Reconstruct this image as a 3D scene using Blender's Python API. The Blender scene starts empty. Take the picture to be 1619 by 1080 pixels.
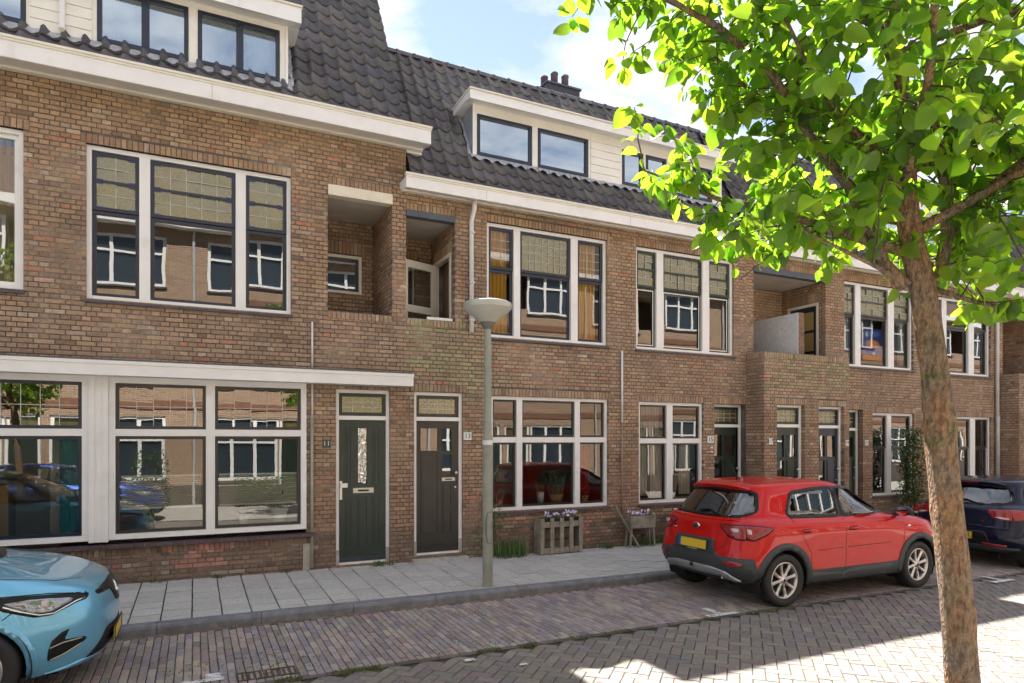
import bpy, bmesh, math, random
import numpy as np
from mathutils import Vector, Matrix, geometry
from mathutils.bvhtree import BVHTree
R = math.radians
random.seed(7); RNG = np.random.default_rng(7)
SC = bpy.context.scene
COL = SC.collection

# ------------------------------------------------------------------ camera
cam = bpy.data.cameras.new('camera'); cam_o = bpy.data.objects.new('camera', cam); COL.objects.link(cam_o)
cam_o.location = (0, 0, 2.0); cam_o.rotation_euler = (R(90), 0, R(-25.827))
cam.sensor_width = 36; cam.lens = 1036/1619*36; cam.shift_y = 155/1619
cam.clip_start = 0.05; cam.clip_end = 3000
SC.camera = cam_o

# ------------------------------------------------------------------ world, sun, exposure
SUN_EL, SUN_AZ = R(54.7), R(3.0)          # azimuth measured from +Y towards +X
S = Vector((math.sin(SUN_AZ)*math.cos(SUN_EL), math.cos(SUN_AZ)*math.cos(SUN_EL), math.sin(SUN_EL)))
world = bpy.data.worlds.new('World'); SC.world = world; world.use_nodes = True
def build_world():
    nt = world.node_tree; nt.nodes.clear(); N = nt.nodes.new; L = nt.links.new
    sky = N('ShaderNodeTexSky'); sky.sky_type = 'NISHITA'; sky.sun_disc = False
    sky.sun_elevation = SUN_EL; sky.sun_rotation = SUN_AZ; sky.air_density = 1.0; sky.dust_density = 0.05; sky.ozone_density = 1.2
    tc = N('ShaderNodeTexCoord'); sep = N('ShaderNodeSeparateXYZ'); L(tc.outputs['Generated'], sep.inputs[0])
    mx = N('ShaderNodeMath'); mx.operation = 'MAXIMUM'; L(sep.outputs[2], mx.inputs[0]); mx.inputs[1].default_value = 0.06
    comb = N('ShaderNodeCombineXYZ')
    for i in (0, 1):
        d = N('ShaderNodeMath'); d.operation = 'DIVIDE'; L(sep.outputs[i], d.inputs[0]); L(mx.outputs[0], d.inputs[1]); L(d.outputs[0], comb.inputs[i])
    mp = N('ShaderNodeMapping'); mp.inputs['Scale'].default_value = (1.0, 1.35, 1); mp.inputs['Location'].default_value = (0.35, 0.9, 0); mp.inputs['Rotation'].default_value = (0, 0, 0.5)
    L(comb.outputs[0], mp.inputs[0])
    no = N('ShaderNodeTexNoise'); no.inputs['Scale'].default_value = 1.9; no.inputs['Detail'].default_value = 7; no.inputs['Roughness'].default_value = 0.56; no.inputs['Distortion'].default_value = 0.5
    L(mp.outputs[0], no.inputs[0])
    rp = N('ShaderNodeValToRGB'); rp.color_ramp.elements[0].position = 0.38; rp.color_ramp.elements[1].position = 0.60
    rp.color_ramp.elements[0].color = (0.03, 0.03, 0.03, 1); rp.color_ramp.elements[1].color = (.92, .92, .92, 1)
    L(no.outputs[0], rp.inputs[0])
    mix = N('ShaderNodeMix'); mix.data_type = 'RGBA'; hs = N('ShaderNodeHueSaturation'); hs.inputs['Saturation'].default_value = .80; hs.inputs['Value'].default_value = .48; L(sky.outputs[0], hs.inputs['Color']); L(rp.outputs[0], mix.inputs[0]); L(hs.outputs[0], mix.inputs[6])
    mix.inputs[7].default_value = (2.8, 2.78, 2.85, 1)
    bg = N('ShaderNodeBackground'); bg.inputs['Strength'].default_value = 0.068; L(mix.outputs[2], bg.inputs[0])
    out = N('ShaderNodeOutputWorld'); L(bg.outputs[0], out.inputs[0])
build_world()
sun = bpy.data.lights.new('sun', 'SUN'); sun.energy = 3.1; sun.angle = R(0.53); sun.color = (1.0, 0.95, 0.86)
sun_o = bpy.data.objects.new('sun', sun); COL.objects.link(sun_o); sun_o.rotation_euler = (-S).to_track_quat('-Z', 'Y').to_euler(); sun_o.location = S*60
SC.view_settings.view_transform = 'Standard'; SC.view_settings.look = 'None'; SC.view_settings.gamma = 1; SC.view_settings.use_curve_mapping = False
SC.view_settings.exposure = 2.8
SC.cycles.max_bounces = 8; SC.cycles.transparent_max_bounces = 16; SC.cycles.caustics_reflective = False; SC.cycles.caustics_refractive = False
SC.cycles.sample_clamp_indirect = 6

# ------------------------------------------------------------------ materials
def nodemat(name):
    m = bpy.data.materials.new(name); m.use_nodes = True; nt = m.node_tree; nt.nodes.clear()
    return m, nt, nt.nodes.new, nt.links.new
MATS = {}
def mat(name, col, rough=0.6, metal=0.0, var=0.0, vscale=4.0, bump=0.0, bscale=60.0, src='rgb', coat=0.0, spec=0.5, stain=None, sheen=0.0):
    """principled material. src: 'rgb' | 'attr' (colour attribute bc) | 'obj' (object colour). stain=(colour, scale, lo, hi) patchy second colour"""
    if name in MATS: return MATS[name]
    m, nt, N, L = nodemat(name); MATS[name] = m
    b = N('ShaderNodeBsdfPrincipled'); o = N('ShaderNodeOutputMaterial'); L(b.outputs[0], o.inputs[0])
    b.inputs['Roughness'].default_value = rough; b.inputs['Metallic'].default_value = metal
    b.inputs['Specular IOR Level'].default_value = spec
    if coat: b.inputs['Coat Weight'].default_value = coat; b.inputs['Coat Roughness'].default_value = 0.03
    if src == 'rgb':
        c = N('ShaderNodeRGB'); c.outputs[0].default_value = (*col, 1); out = c.outputs[0]
    elif src == 'attr':
        c = N('ShaderNodeAttribute'); c.attribute_name = 'bc'; out = c.outputs['Color']
    else:
        c = N('ShaderNodeObjectInfo'); out = c.outputs['Color']
    geo = N('ShaderNodeNewGeometry')
    if stain:
        sc, ss, lo, hi = stain[:4]
        n = N('ShaderNodeTexNoise'); n.inputs['Scale'].default_value = ss; n.inputs['Detail'].default_value = 6; n.inputs['Roughness'].default_value = .65
        if len(stain) > 4:
            mp_ = N('ShaderNodeMapping'); mp_.inputs['Scale'].default_value = (1,1,stain[4]); L(geo.outputs['Position'], mp_.inputs[0]); L(mp_.outputs[0], n.inputs[0])
        else: L(geo.outputs['Position'], n.inputs[0])
        r = N('ShaderNodeMapRange'); r.inputs[1].default_value = lo; r.inputs[2].default_value = hi; L(n.outputs[0], r.inputs[0])
        mx = N('ShaderNodeMix'); mx.data_type = 'RGBA'; L(r.outputs[0], mx.inputs[0]); L(out, mx.inputs[6]); mx.inputs[7].default_value = (*sc, 1); out = mx.outputs[2]
    if var:
        n = N('ShaderNodeTexNoise'); n.inputs['Scale'].default_value = vscale; n.inputs['Detail'].default_value = 5; n.inputs['Roughness'].default_value = .6; L(geo.outputs['Position'], n.inputs[0])
        r = N('ShaderNodeMapRange'); r.inputs[1].default_value = 0.3; r.inputs[2].default_value = 0.7; r.inputs[3].default_value = 1-var; r.inputs[4].default_value = 1+var; L(n.outputs[0], r.inputs[0])
        mx = N('ShaderNodeVectorMath'); mx.operation = 'SCALE'; L(out, mx.inputs[0]); L(r.outputs[0], mx.inputs['Scale']); out = mx.outputs[0]
    L(out, b.inputs['Base Color'])
    if bump:
        n = N('ShaderNodeTexNoise'); n.inputs['Scale'].default_value = bscale; n.inputs['Detail'].default_value = 4; L(geo.outputs['Position'], n.inputs[0])
        bp = N('ShaderNodeBump'); bp.inputs['Strength'].default_value = bump; bp.inputs['Distance'].default_value = 0.01; L(n.outputs[0], bp.inputs['Height']); L(bp.outputs[0], b.inputs['Normal'])
    return m
def glassmat(name, tint=(.8,.85,.85), refl=0.2, wav=0.0, wscale=1.3, rough=0.0, rcol=(1,1,1)):
    if name in MATS: return MATS[name]
    m, nt, N, L = nodemat(name); MATS[name] = m
    t = N('ShaderNodeBsdfTransparent'); t.inputs[0].default_value = (*tint, 1)
    g = N('ShaderNodeBsdfGlossy'); g.inputs['Roughness'].default_value = rough; g.inputs[0].default_value = (*rcol, 1)
    fr = N('ShaderNodeFresnel'); fr.inputs[0].default_value = 1.5
    mr = N('ShaderNodeMapRange'); mr.inputs[1].default_value = 0.04; mr.inputs[2].default_value = 1; mr.inputs[3].default_value = refl; mr.inputs[4].default_value = 1; L(fr.outputs[0], mr.inputs[0])
    mx = N('ShaderNodeMixShader'); L(mr.outputs[0], mx.inputs[0]); L(t.outputs[0], mx.inputs[1]); L(g.outputs[0], mx.inputs[2])
    o = N('ShaderNodeOutputMaterial'); L(mx.outputs[0], o.inputs[0])
    if wav:
        geo = N('ShaderNodeNewGeometry'); n = N('ShaderNodeTexNoise'); n.inputs['Scale'].default_value = wscale; n.inputs['Detail'].default_value = 1.0; L(geo.outputs['Position'], n.inputs[0])
        bp = N('ShaderNodeBump'); bp.inputs['Strength'].default_value = 1; bp.inputs['Distance'].default_value = wav; L(n.outputs[0], bp.inputs['Height']); L(bp.outputs[0], g.inputs['Normal'])
    return m
def leadglass(name, col, wav=0.004, rough=.12, refl=.3):
    """old cathedral glass: coloured, bumpy, half see-through"""
    if name in MATS: return MATS[name]
    m, nt, N, L = nodemat(name); MATS[name] = m
    t = N('ShaderNodeBsdfDiffuse'); t.inputs[0].default_value = (*col, 1)
    g = N('ShaderNodeBsdfGlossy'); g.inputs['Roughness'].default_value = rough; g.inputs[0].default_value = (1, .95, .7, 1)
    geo = N('ShaderNodeNewGeometry'); n = N('ShaderNodeTexNoise'); n.inputs['Scale'].default_value = 70; n.inputs['Detail'].default_value = 2; L(geo.outputs['Position'], n.inputs[0])
    n2 = N('ShaderNodeTexNoise'); n2.inputs['Scale'].default_value = 6; L(geo.outputs['Position'], n2.inputs[0])
    mr = N('ShaderNodeMapRange'); mr.inputs[1].default_value = .35; mr.inputs[2].default_value = .65; mr.inputs[3].default_value = .7; mr.inputs[4].default_value = 1.3; L(n2.outputs[0], mr.inputs[0])
    vm = N('ShaderNodeVectorMath'); vm.operation = 'SCALE'; vm.inputs[0].default_value = col; L(mr.outputs[0], vm.inputs['Scale']); L(vm.outputs[0], t.inputs[0])
    bp = N('ShaderNodeBump'); bp.inputs['Strength'].default_value = 1; bp.inputs['Distance'].default_value = wav; L(n.outputs[0], bp.inputs['Height']); L(bp.outputs[0], g.inputs['Normal'])
    mx = N('ShaderNodeMixShader'); mx.inputs[0].default_value = refl; L(t.outputs[0], mx.inputs[1]); L(g.outputs[0], mx.inputs[2])
    o = N('ShaderNodeOutputMaterial'); L(mx.outputs[0], o.inputs[0]); return m

# ------------------------------------------------------------------ mesh builder
class MB:
    """collects faces for ONE mesh object"""
    def __init__(s): s.v = []; s.f = []; s.c = []; s.smooth = False
    def add(s, vs, fs, col=None):
        o = len(s.v); s.v += [tuple(p) for p in vs]; s.f += [tuple(i+o for i in f) for f in fs]
        if col is not None or s.c: s.c += [col or (1,1,1)]*len(vs)
        return s
    def box(s, x0, x1, y0, y1, z0, z1, col=None, M=None):
        vs = [(x,y,z) for z in (z0,z1) for y in (y0,y1) for x in (x0,x1)]
        if M is not None: vs = [tuple(M @ Vector(p)) for p in vs]
        return s.add(vs, [(0,2,3,1),(4,5,7,6),(0,1,5,4),(2,6,7,3),(0,4,6,2),(1,3,7,5)], col)
    def bar(s, p, q, w, d, up=(0,0,1)):
        p, q = Vector(p), Vector(q); a = (q-p).normalized(); u = Vector(up); 
        if abs(a.dot(u)) > .95: u = Vector((0,1,0))
        n = a.cross(u).normalized(); u = n.cross(a)
        vs = []
        for c in (p, q):
            for i, j in ((-1,-1),(1,-1),(1,1),(-1,1)): vs.append(c + n*w/2*i + u*d/2*j)
        return s.add(vs, [(3,2,1,0),(4,5,6,7),(0,1,5,4),(1,2,6,5),(2,3,7,6),(3,0,4,7)])
    def tube(s, pts, rad, n=8, cap=True):
        pts = [Vector(p) for p in pts]; k = len(pts); rad = rad if hasattr(rad, '__len__') else [rad]*k
        vs = []; prev = None
        for i in range(k):
            d = (pts[min(i+1,k-1)] - pts[max(i-1,0)]).normalized()
            ref = Vector((0,0,1)) if abs(d.z) < .9 else Vector((0,1,0))
            if prev is None: u = d.cross(ref).normalized()
            else:
                u = prev - d*prev.dot(d); u = u.normalized() if u.length > 1e-6 else d.cross(ref).normalized()
            prev = u; w = d.cross(u)
            for j in range(n):
                a = 2*math.pi*j/n; vs.append(pts[i] + (u*math.cos(a) + w*math.sin(a))*rad[i])
        fs = [(i*n+j, i*n+(j+1)%n, (i+1)*n+(j+1)%n, (i+1)*n+j) for i in range(k-1) for j in range(n)]
        if cap: fs += [tuple(reversed(range(n))), tuple(range((k-1)*n, k*n))]
        return s.add(vs, fs)
    def lathe(s, prof, c=(0,0,0), axis='z', n=24, closed=False):
        """prof: (r, h) pairs turned about an axis through c"""
        vs = []; k = len(prof)
        for r, h in prof:
            for j in range(n):
                a = 2*math.pi*j/n; x, y = r*math.cos(a), r*math.sin(a)
                p = {'z': (x, y, h), 'y': (x, h, y), 'x': (h, x, y)}[axis]
                vs.append((p[0]+c[0], p[1]+c[1], p[2]+c[2]))
        fs = [(i*n+j, i*n+(j+1)%n, (i+1)*n+(j+1)%n, (i+1)*n+j) for i in range(k-1) for j in range(n)]
        if closed: fs += [((k-1)*n+j, (k-1)*n+(j+1)%n, (j+1)%n, j) for j in range(n)]
        return s.add(vs, fs)
    def prism(s, poly, d0, d1, axis='y'):
        """poly in 2D extruded between d0 and d1 along axis; 'y': (x,z), 'x': (y,z), 'z': (x,y)"""
        f = {'y': lambda a,b,d: (a,d,b), 'x': lambda a,b,d: (d,a,b), 'z': lambda a,b,d: (a,b,d)}[axis]
        n = len(poly); vs = [f(a,b,d0) for a,b in poly] + [f(a,b,d1) for a,b in poly]
        return s.add(vs, [tuple(range(n)), tuple(reversed(range(n,2*n)))] + [(i,n+i,n+(i+1)%n,(i+1)%n) for i in range(n)])
    def grid(s, P):
        """P[i][j] of points"""
        a, b = len(P), len(P[0]); 
        return s.add([p for r in P for p in r], [(i*b+j, i*b+j+1, (i+1)*b+j+1, (i+1)*b+j) for i in range(a-1) for j in range(b-1)])
    def mesh(s, name, m):
        me = bpy.data.meshes.new(name); me.from_pydata(s.v, [], s.f)
        if s.c:
            at = me.color_attributes.new('bc', 'FLOAT_COLOR', 'POINT')
            at.data.foreach_set('color', np.c_[np.array(s.c, dtype=np.float32), np.ones(len(s.c), np.float32)].ravel())
        if m is not None: me.materials.append(m)
        if s.smooth: me.shade_smooth()
        me.update(); return me
    def build(s, name, m, parent=None, recalc=False, smooth=None, loc=None):
        if smooth is not None: s.smooth = smooth
        me = s.mesh(name, m)
        if recalc:
            bm = bmesh.new(); bm.from_mesh(me); bmesh.ops.recalc_face_normals(bm, faces=bm.faces); bm.to_mesh(me); bm.free()
        return put(name, me, parent, loc)
def put(name, me, parent=None, loc=None, rot=None):
    o = bpy.data.objects.new(name, me); COL.objects.link(o)
    if parent is not None: o.parent = parent
    if loc is not None: o.location = loc
    if rot is not None: o.rotation_euler = rot
    return o
def tag(o, label=None, cat=None, group=None, kind=None):
    if label: o['label'] = label
    if cat: o['category'] = cat
    if group: o['group'] = group
    if kind: o['kind'] = kind
    return o
def thing(name, loc, label, cat, group=None, rot=None):
    o = put(name, None, None, loc, rot); o.empty_display_size = .2
    return tag(o, label, cat, group)
def smooth_by_angle(o, ang=35):
    me = o.data; me.shade_smooth(); bm = bmesh.new(); bm.from_mesh(me)
    for e in bm.edges:
        if len(e.link_faces) == 2 and e.calc_face_angle(0) > R(ang): e.smooth = False
    bm.to_mesh(me); bm.free()
def gz(x): return -0.007*x            # the street falls slightly towards +X
def jit(c, a=.12, h=.05):
    k = 1 + random.uniform(-a, a); return tuple(max(0.004, v*k*(1+random.uniform(-h, h))) for v in c)
def text_mesh(txt, size, ext=0.002):
    cu = bpy.data.curves.new('lettering', 'FONT'); cu.body = txt; cu.size = size; cu.extrude = ext; cu.align_x = 'CENTER'; cu.align_y = 'CENTER'
    ob = bpy.data.objects.new('lettering', cu); COL.objects.link(ob)
    me = bpy.data.meshes.new_from_object(ob.evaluated_get(bpy.context.evaluated_depsgraph_get()))
    bpy.data.objects.remove(ob); bpy.data.curves.remove(cu); return me
# ------------------------------------------------------------------ shared builders
WORLDP = {}                                        # parents whose children are modelled in world coordinates
def house_root(name, loc, label, cat, group=None):
    o = thing(name, loc, label, cat, group); WORLDP[o.name] = Matrix.Translation(loc).inverted(); return o
_put = put
def put(name, me, parent=None, loc=None, rot=None):
    o = _put(name, me, parent, loc, rot)
    if parent is not None and parent.name in WORLDP: o.matrix_parent_inverse = WORLDP[parent.name]
    return o
def boxpart(name, parent, m, *b):
    mb = MB()
    for q in b: mb.box(*q)
    return mb.build(name, m, parent)

WHITE = mat('white_paint', (.82,.81,.80), .38, var=.05, vscale=3, bump=.06, bscale=25, stain=((.62,.59,.53), 2.2, .60, .9))
CREAM = mat('cream_paint', (.78,.74,.64), .42, var=.06, vscale=3, bump=.05, bscale=25, stain=((.45,.40,.30), 3.0, .64, .95))
NAVY  = mat('navy_paint', (.018,.024,.042), .28, var=.2, vscale=6)
BLACKG = mat('dark_green_paint', (.020,.034,.025), .30, var=.25, vscale=5, bump=.05, bscale=40)
BLACKB = mat('black_brown_paint', (.032,.028,.023), .30, var=.25, vscale=5, bump=.05, bscale=40)
SLATE = mat('slate_sill', (.075,.072,.085), .55, var=.25, vscale=9, bump=.1)
LEAD  = mat('lead_flashing', (.42,.43,.47), .5, var=.3, vscale=14, bump=.4, bscale=30)
CAME  = mat('lead_came', (.50,.50,.46), .45, metal=.2)
STONE = mat('doorstep_stone', (.46,.44,.41), .8, var=.25, vscale=9, bump=.3, stain=((.15,.15,.08), 6, .55, .8))
STEEL = mat('brushed_steel', (.62,.61,.58), .3, metal=.9)
MORTAR = mat('mortar', (.115,.098,.086), .95, var=.4, vscale=2.5, bump=.6, bscale=50, stain=((.33,.31,.28), 1.1, .50, .75))
BRICK_A = mat('brick_face', (1,1,1), .88, var=.22, vscale=26, bump=.55, bscale=85, src='attr', spec=.25, stain=((.10,.082,.070), 1.5, .50, 1.05, .4))
BRICK_O = mat('brick_face_single', (1,1,1), .88, var=.22, vscale=26, bump=.55, bscale=85, src='obj', spec=.25, stain=((.10,.082,.070), 1.5, .50, 1.05, .4))
PLASTER = mat('balcony_ceiling', (.50,.46,.40), .9, var=.12, vscale=3)
INNER = mat('room_wall', (.32,.30,.27), .9)
FLOORM = mat('room_floor', (.16,.12,.09), .7)
GLASS = glassmat('window_glass', (.80,.84,.82), refl=.13, wav=.0005, wscale=1.6)
GLASS2 = glassmat('old_window_glass', (.78,.82,.80), refl=.17, wav=.0008, wscale=1.8)
COBALT = mat('cobalt_glass', (.03,.045,.22), .15, coat=.5)
LEADG = leadglass('cathedral_glass', (.058,.059,.024), rough=.16, refl=.22)
LEADG2 = leadglass('frosted_glass', (.12,.10,.045), refl=.2)
PIPEM = mat('zinc_pipe', (.50,.50,.51), .45, metal=.25, var=.15, vscale=6)
PIPEW = mat('white_pipe', (.74,.74,.76), .4, var=.06)

def sub_rect(r, h):
    u0,u1,v0,v1 = r; a0,a1,b0,b1 = h
    if a0 >= u1 or a1 <= u0 or b0 >= v1 or b1 <= v0: return [r]
    out = []
    if u0 < a0: out.append((u0,a0,v0,v1))
    if u1 > a1: out.append((a1,u1,v0,v1))
    m0, m1 = max(u0,a0), min(u1,a1)
    if v0 < b0: out.append((m0,m1,v0,b0))
    if v1 > b1: out.append((m0,m1,b1,v1))
    return out
FACADE = lambda Y: Matrix(((1,0,0,0),(0,0,-1,Y),(0,1,0,0),(0,0,0,1)))        # local u,v,w -> X, Z, -Y
SIDE_L = lambda X: Matrix(((0,0,-1,X),(-1,0,0,0),(0,1,0,0),(0,0,0,1)))       # faces -X; u = -Y
SIDE_R = lambda X: Matrix(((0,0,1,X),(1,0,0,0),(0,1,0,0),(0,0,0,1)))         # faces +X; u = Y
_BRICKME = {}
def brick_mesh(m):
    if m.name in _BRICKME: return _BRICKME[m.name]
    mb = MB(); a, b, d, e = .104, .0253, .10, .004
    vs = []
    for (x, y, w) in ((a,b,-d),(a,b,-e),(a-e,b-e,0)): vs += [(-x,-y,w),(x,-y,w),(x,y,w),(-x,y,w)]
    mb.add(vs, [(8,9,10,11)] + [(i+k*4,(i+1)%4+k*4,(i+1)%4+4+k*4,i+4+k*4) for k in (0,1) for i in range(4)])
    _BRICKME[m.name] = mb.mesh('brick', m); return _BRICKME[m.name]
CAMP = Vector((0,0,2))
def brick_wall(parent, M, u0, u1, v0, v1, holes=(), soldiers=(), pal=None, singles=0, region=None, depth=.10, name='wall', course=.0632, top_soldier=False, seed=1, mortar=None):
    """real bricks in cross bond before a mortar core; returns the core mesh, which parents the bricks"""
    rnd = random.Random(seed)
    core = MB(); us = sorted({u0,u1,*[x for h in holes for x in h[:2] if u0<x<u1]}); vs_ = sorted({v0,v1,*[x for h in holes for x in h[2:] if v0<x<v1]})
    W = lambda u,v,w: tuple(M @ Vector((u,v,w)))
    for i in range(len(us)-1):
        for j in range(len(vs_)-1):
            cu, cv = (us[i]+us[i+1])/2, (vs_[j]+vs_[j+1])/2
            if any(h[0]<cu<h[1] and h[2]<cv<h[3] for h in holes): continue
            core.add([W(us[i],vs_[j],-.007),W(us[i+1],vs_[j],-.007),W(us[i+1],vs_[j+1],-.007),W(us[i],vs_[j+1],-.007)], [(0,1,2,3)])
    e = .004
    for h in holes:
        a0,a1,b0,b1 = max(h[0],u0)-e, min(h[1],u1)+e, max(h[2],v0)-e, min(h[3],v1)+e
        for p, q in (((a0,b0),(a0,b1)),((a1,b1),(a1,b0)),((a0,b1),(a1,b1)),((a1,b0),(a0,b0))):
            core.add([W(*p,-.007),W(*q,-.007),W(*q,-.16),W(*p,-.16)], [(0,1,2,3)])
    wall = core.build(name, mortar or MORTAR, parent)
    blocks = list(holes) + list(soldiers)
    bricks = []; n = int(math.ceil((v1-v0)/course))
    for r in range(n):
        z0 = v0 + r*course; z1 = min(z0+course-.0125, v1)
        L = .208 if r % 2 == 0 else .098; step = L+.012
        x = u0 - (.0 if r % 4 == 0 else .11 if r % 4 == 2 else .055)
        while x < u1:
            l = L if rnd.random() > .06 or L < .2 else .098
            q = (max(x,u0), min(x+l,u1), z0, z1); x += l+.012
            if q[1]-q[0] < .02 or z1-z0 < .015: continue
            pcs = [q]
            for h in blocks:
                pcs = [t for p in pcs for t in sub_rect(p, h)]
            bricks += [(t, abs(q[1]-q[0]-.208) < .002 and len(pcs)==1 and abs(t[1]-t[0]-.208)<.002 and abs(t[3]-t[2]-.0507)<.002) for t in pcs if t[1]-t[0] > .016 and t[3]-t[2] > .014]
    for s_ in soldiers:
        k = max(1, round((s_[1]-s_[0])/.0632)); st = (s_[1]-s_[0])/k
        for i in range(k):
            bricks.append(((s_[0]+i*st+.005, s_[0]+(i+1)*st-.005, s_[2]+.004, s_[3]-.006), False))
    rest = MB(); cand = []
    for t, full in bricks:
        c = pal((t[0]+t[1])/2, (t[2]+t[3])/2, rnd) if pal else (.2,.12,.08)
        w = rnd.uniform(-.002,.0035)
        if full and singles and (region is None or region((t[0]+t[1])/2, (t[2]+t[3])/2)):
            cand.append((t, c, w)); continue
        rest_add(rest, M, t, c, w, depth)
    cand.sort(key=lambda k: (M @ Vector(((k[0][0]+k[0][1])/2, (k[0][2]+k[0][3])/2, 0)) - CAMP).length)
    bme = brick_mesh(BRICK_O); rot = M.to_euler()
    for t, c, w in cand[:singles]:
        o = put('brick', bme, wall, M @ Vector(((t[0]+t[1])/2, (t[2]+t[3])/2, w)), rot); o.color = (*c, 1)
    for t, c, w in cand[singles:]: rest_add(rest, M, t, c, w, depth)
    o = rest.build('brickwork', BRICK_A, wall); tag(o, kind='stuff')
    return wall
def rest_add(mb, M, t, c, w, depth):
    u0,u1,v0,v1 = t; e = .004; vs = []
    for (d, z) in ((0,-depth),(0,w-e),(e,w)): vs += [M @ Vector((u0+d,v0+d,z)), M @ Vector((u1-d,v0+d,z)), M @ Vector((u1-d,v1-d,z)), M @ Vector((u0+d,v1-d,z))]
    mb.add(vs, [(8,9,10,11)] + [(i+k*4,(i+1)%4+k*4,(i+1)%4+4+k*4,i+4+k*4) for k in (0,1) for i in range(4)], c)

# brick colours: brown row houses, yellower under the eaves, redder and sootier low down
PALS = [(.215,.138,.088),(.240,.158,.095),(.190,.118,.082),(.165,.104,.080),(.250,.140,.086),(.205,.142,.100),(.145,.096,.078),(.275,.188,.115)]
def pal_house(moss=None, base=.62, redpatch=None, yellow=5.0):
    def f(u, v, rnd):
        c = Vector(rnd.choice(PALS)).lerp(Vector((.218,.150,.094)), .52)*(1+.10*math.sin(u*1.7+v*.9)*math.sin(v*2.3-u*.6))
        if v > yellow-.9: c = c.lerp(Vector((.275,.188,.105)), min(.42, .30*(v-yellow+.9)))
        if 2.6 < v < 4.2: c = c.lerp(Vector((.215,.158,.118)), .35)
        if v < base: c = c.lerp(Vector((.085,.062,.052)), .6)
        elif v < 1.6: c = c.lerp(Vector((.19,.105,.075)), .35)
        if rnd.random() < .03: c = c.lerp(Vector((.27,.105,.065)), .6)
        if rnd.random() < .05: c = c.lerp(Vector((.36,.33,.28)), .25)
        if rnd.random() < .05: c = c*.72
        if redpatch:
            for (a0,a1,b0,b1) in redpatch:
                if a0 < u < a1 and b0 < v < b1 and rnd.random() < .85: c = Vector((.25,.125,.10))*rnd.uniform(.8,1.2)
        if moss:
            for (a0,a1,b0,b1,k) in moss:
                if a0 < u < a1 and b0 < v < b1 and rnd.random() < k: c = c.lerp(Vector((.185,.195,.10)), rnd.uniform(.2,.7))
        k = rnd.uniform(.86,1.14)*1.72; return tuple(c*k)
    return f

def ringmb(mb, x0, x1, z0, z1, y0, y1, t, tb=None):
    tb = tb or t
    mb.box(x0,x1,y0,y1,z1-t,z1); mb.box(x0,x1,y0,y1,z0,z0+tb); mb.box(x0,x0+t,y0+.0015,y1-.0015,z0+tb,z1-t); mb.box(x1-t,x1,y0+.0015,y1-.0015,z0+tb,z1-t)
    return mb
def pane_part(parent, x0, x1, z0, z1, y, m, tilt=0.0):
    mb = MB(); a, b = random.uniform(-tilt,tilt), random.uniform(-tilt,tilt)
    mb.add([(x0,y,z0),(x1,y+a*(x1-x0),z0),(x1,y+a*(x1-x0)+b*(z1-z0),z1),(x0,y+b*(z1-z0),z1)], [(0,1,2,3)])
    return mb.build('pane', m, parent)
def leading(parent, x0, x1, z0, z1, y, nx, nz):
    mb = MB()
    for i in range(1, nx): x = x0+(x1-x0)*i/nx; mb.box(x-.004,x+.004,y-.006,y-.001,z0,z1)
    for j in range(1, nz): z = z0+(z1-z0)*j/nz; mb.box(x0,x1,y-.0055,y-.0008,z-.004,z+.004)
    mb.build('leading', CAME, parent)
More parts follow.
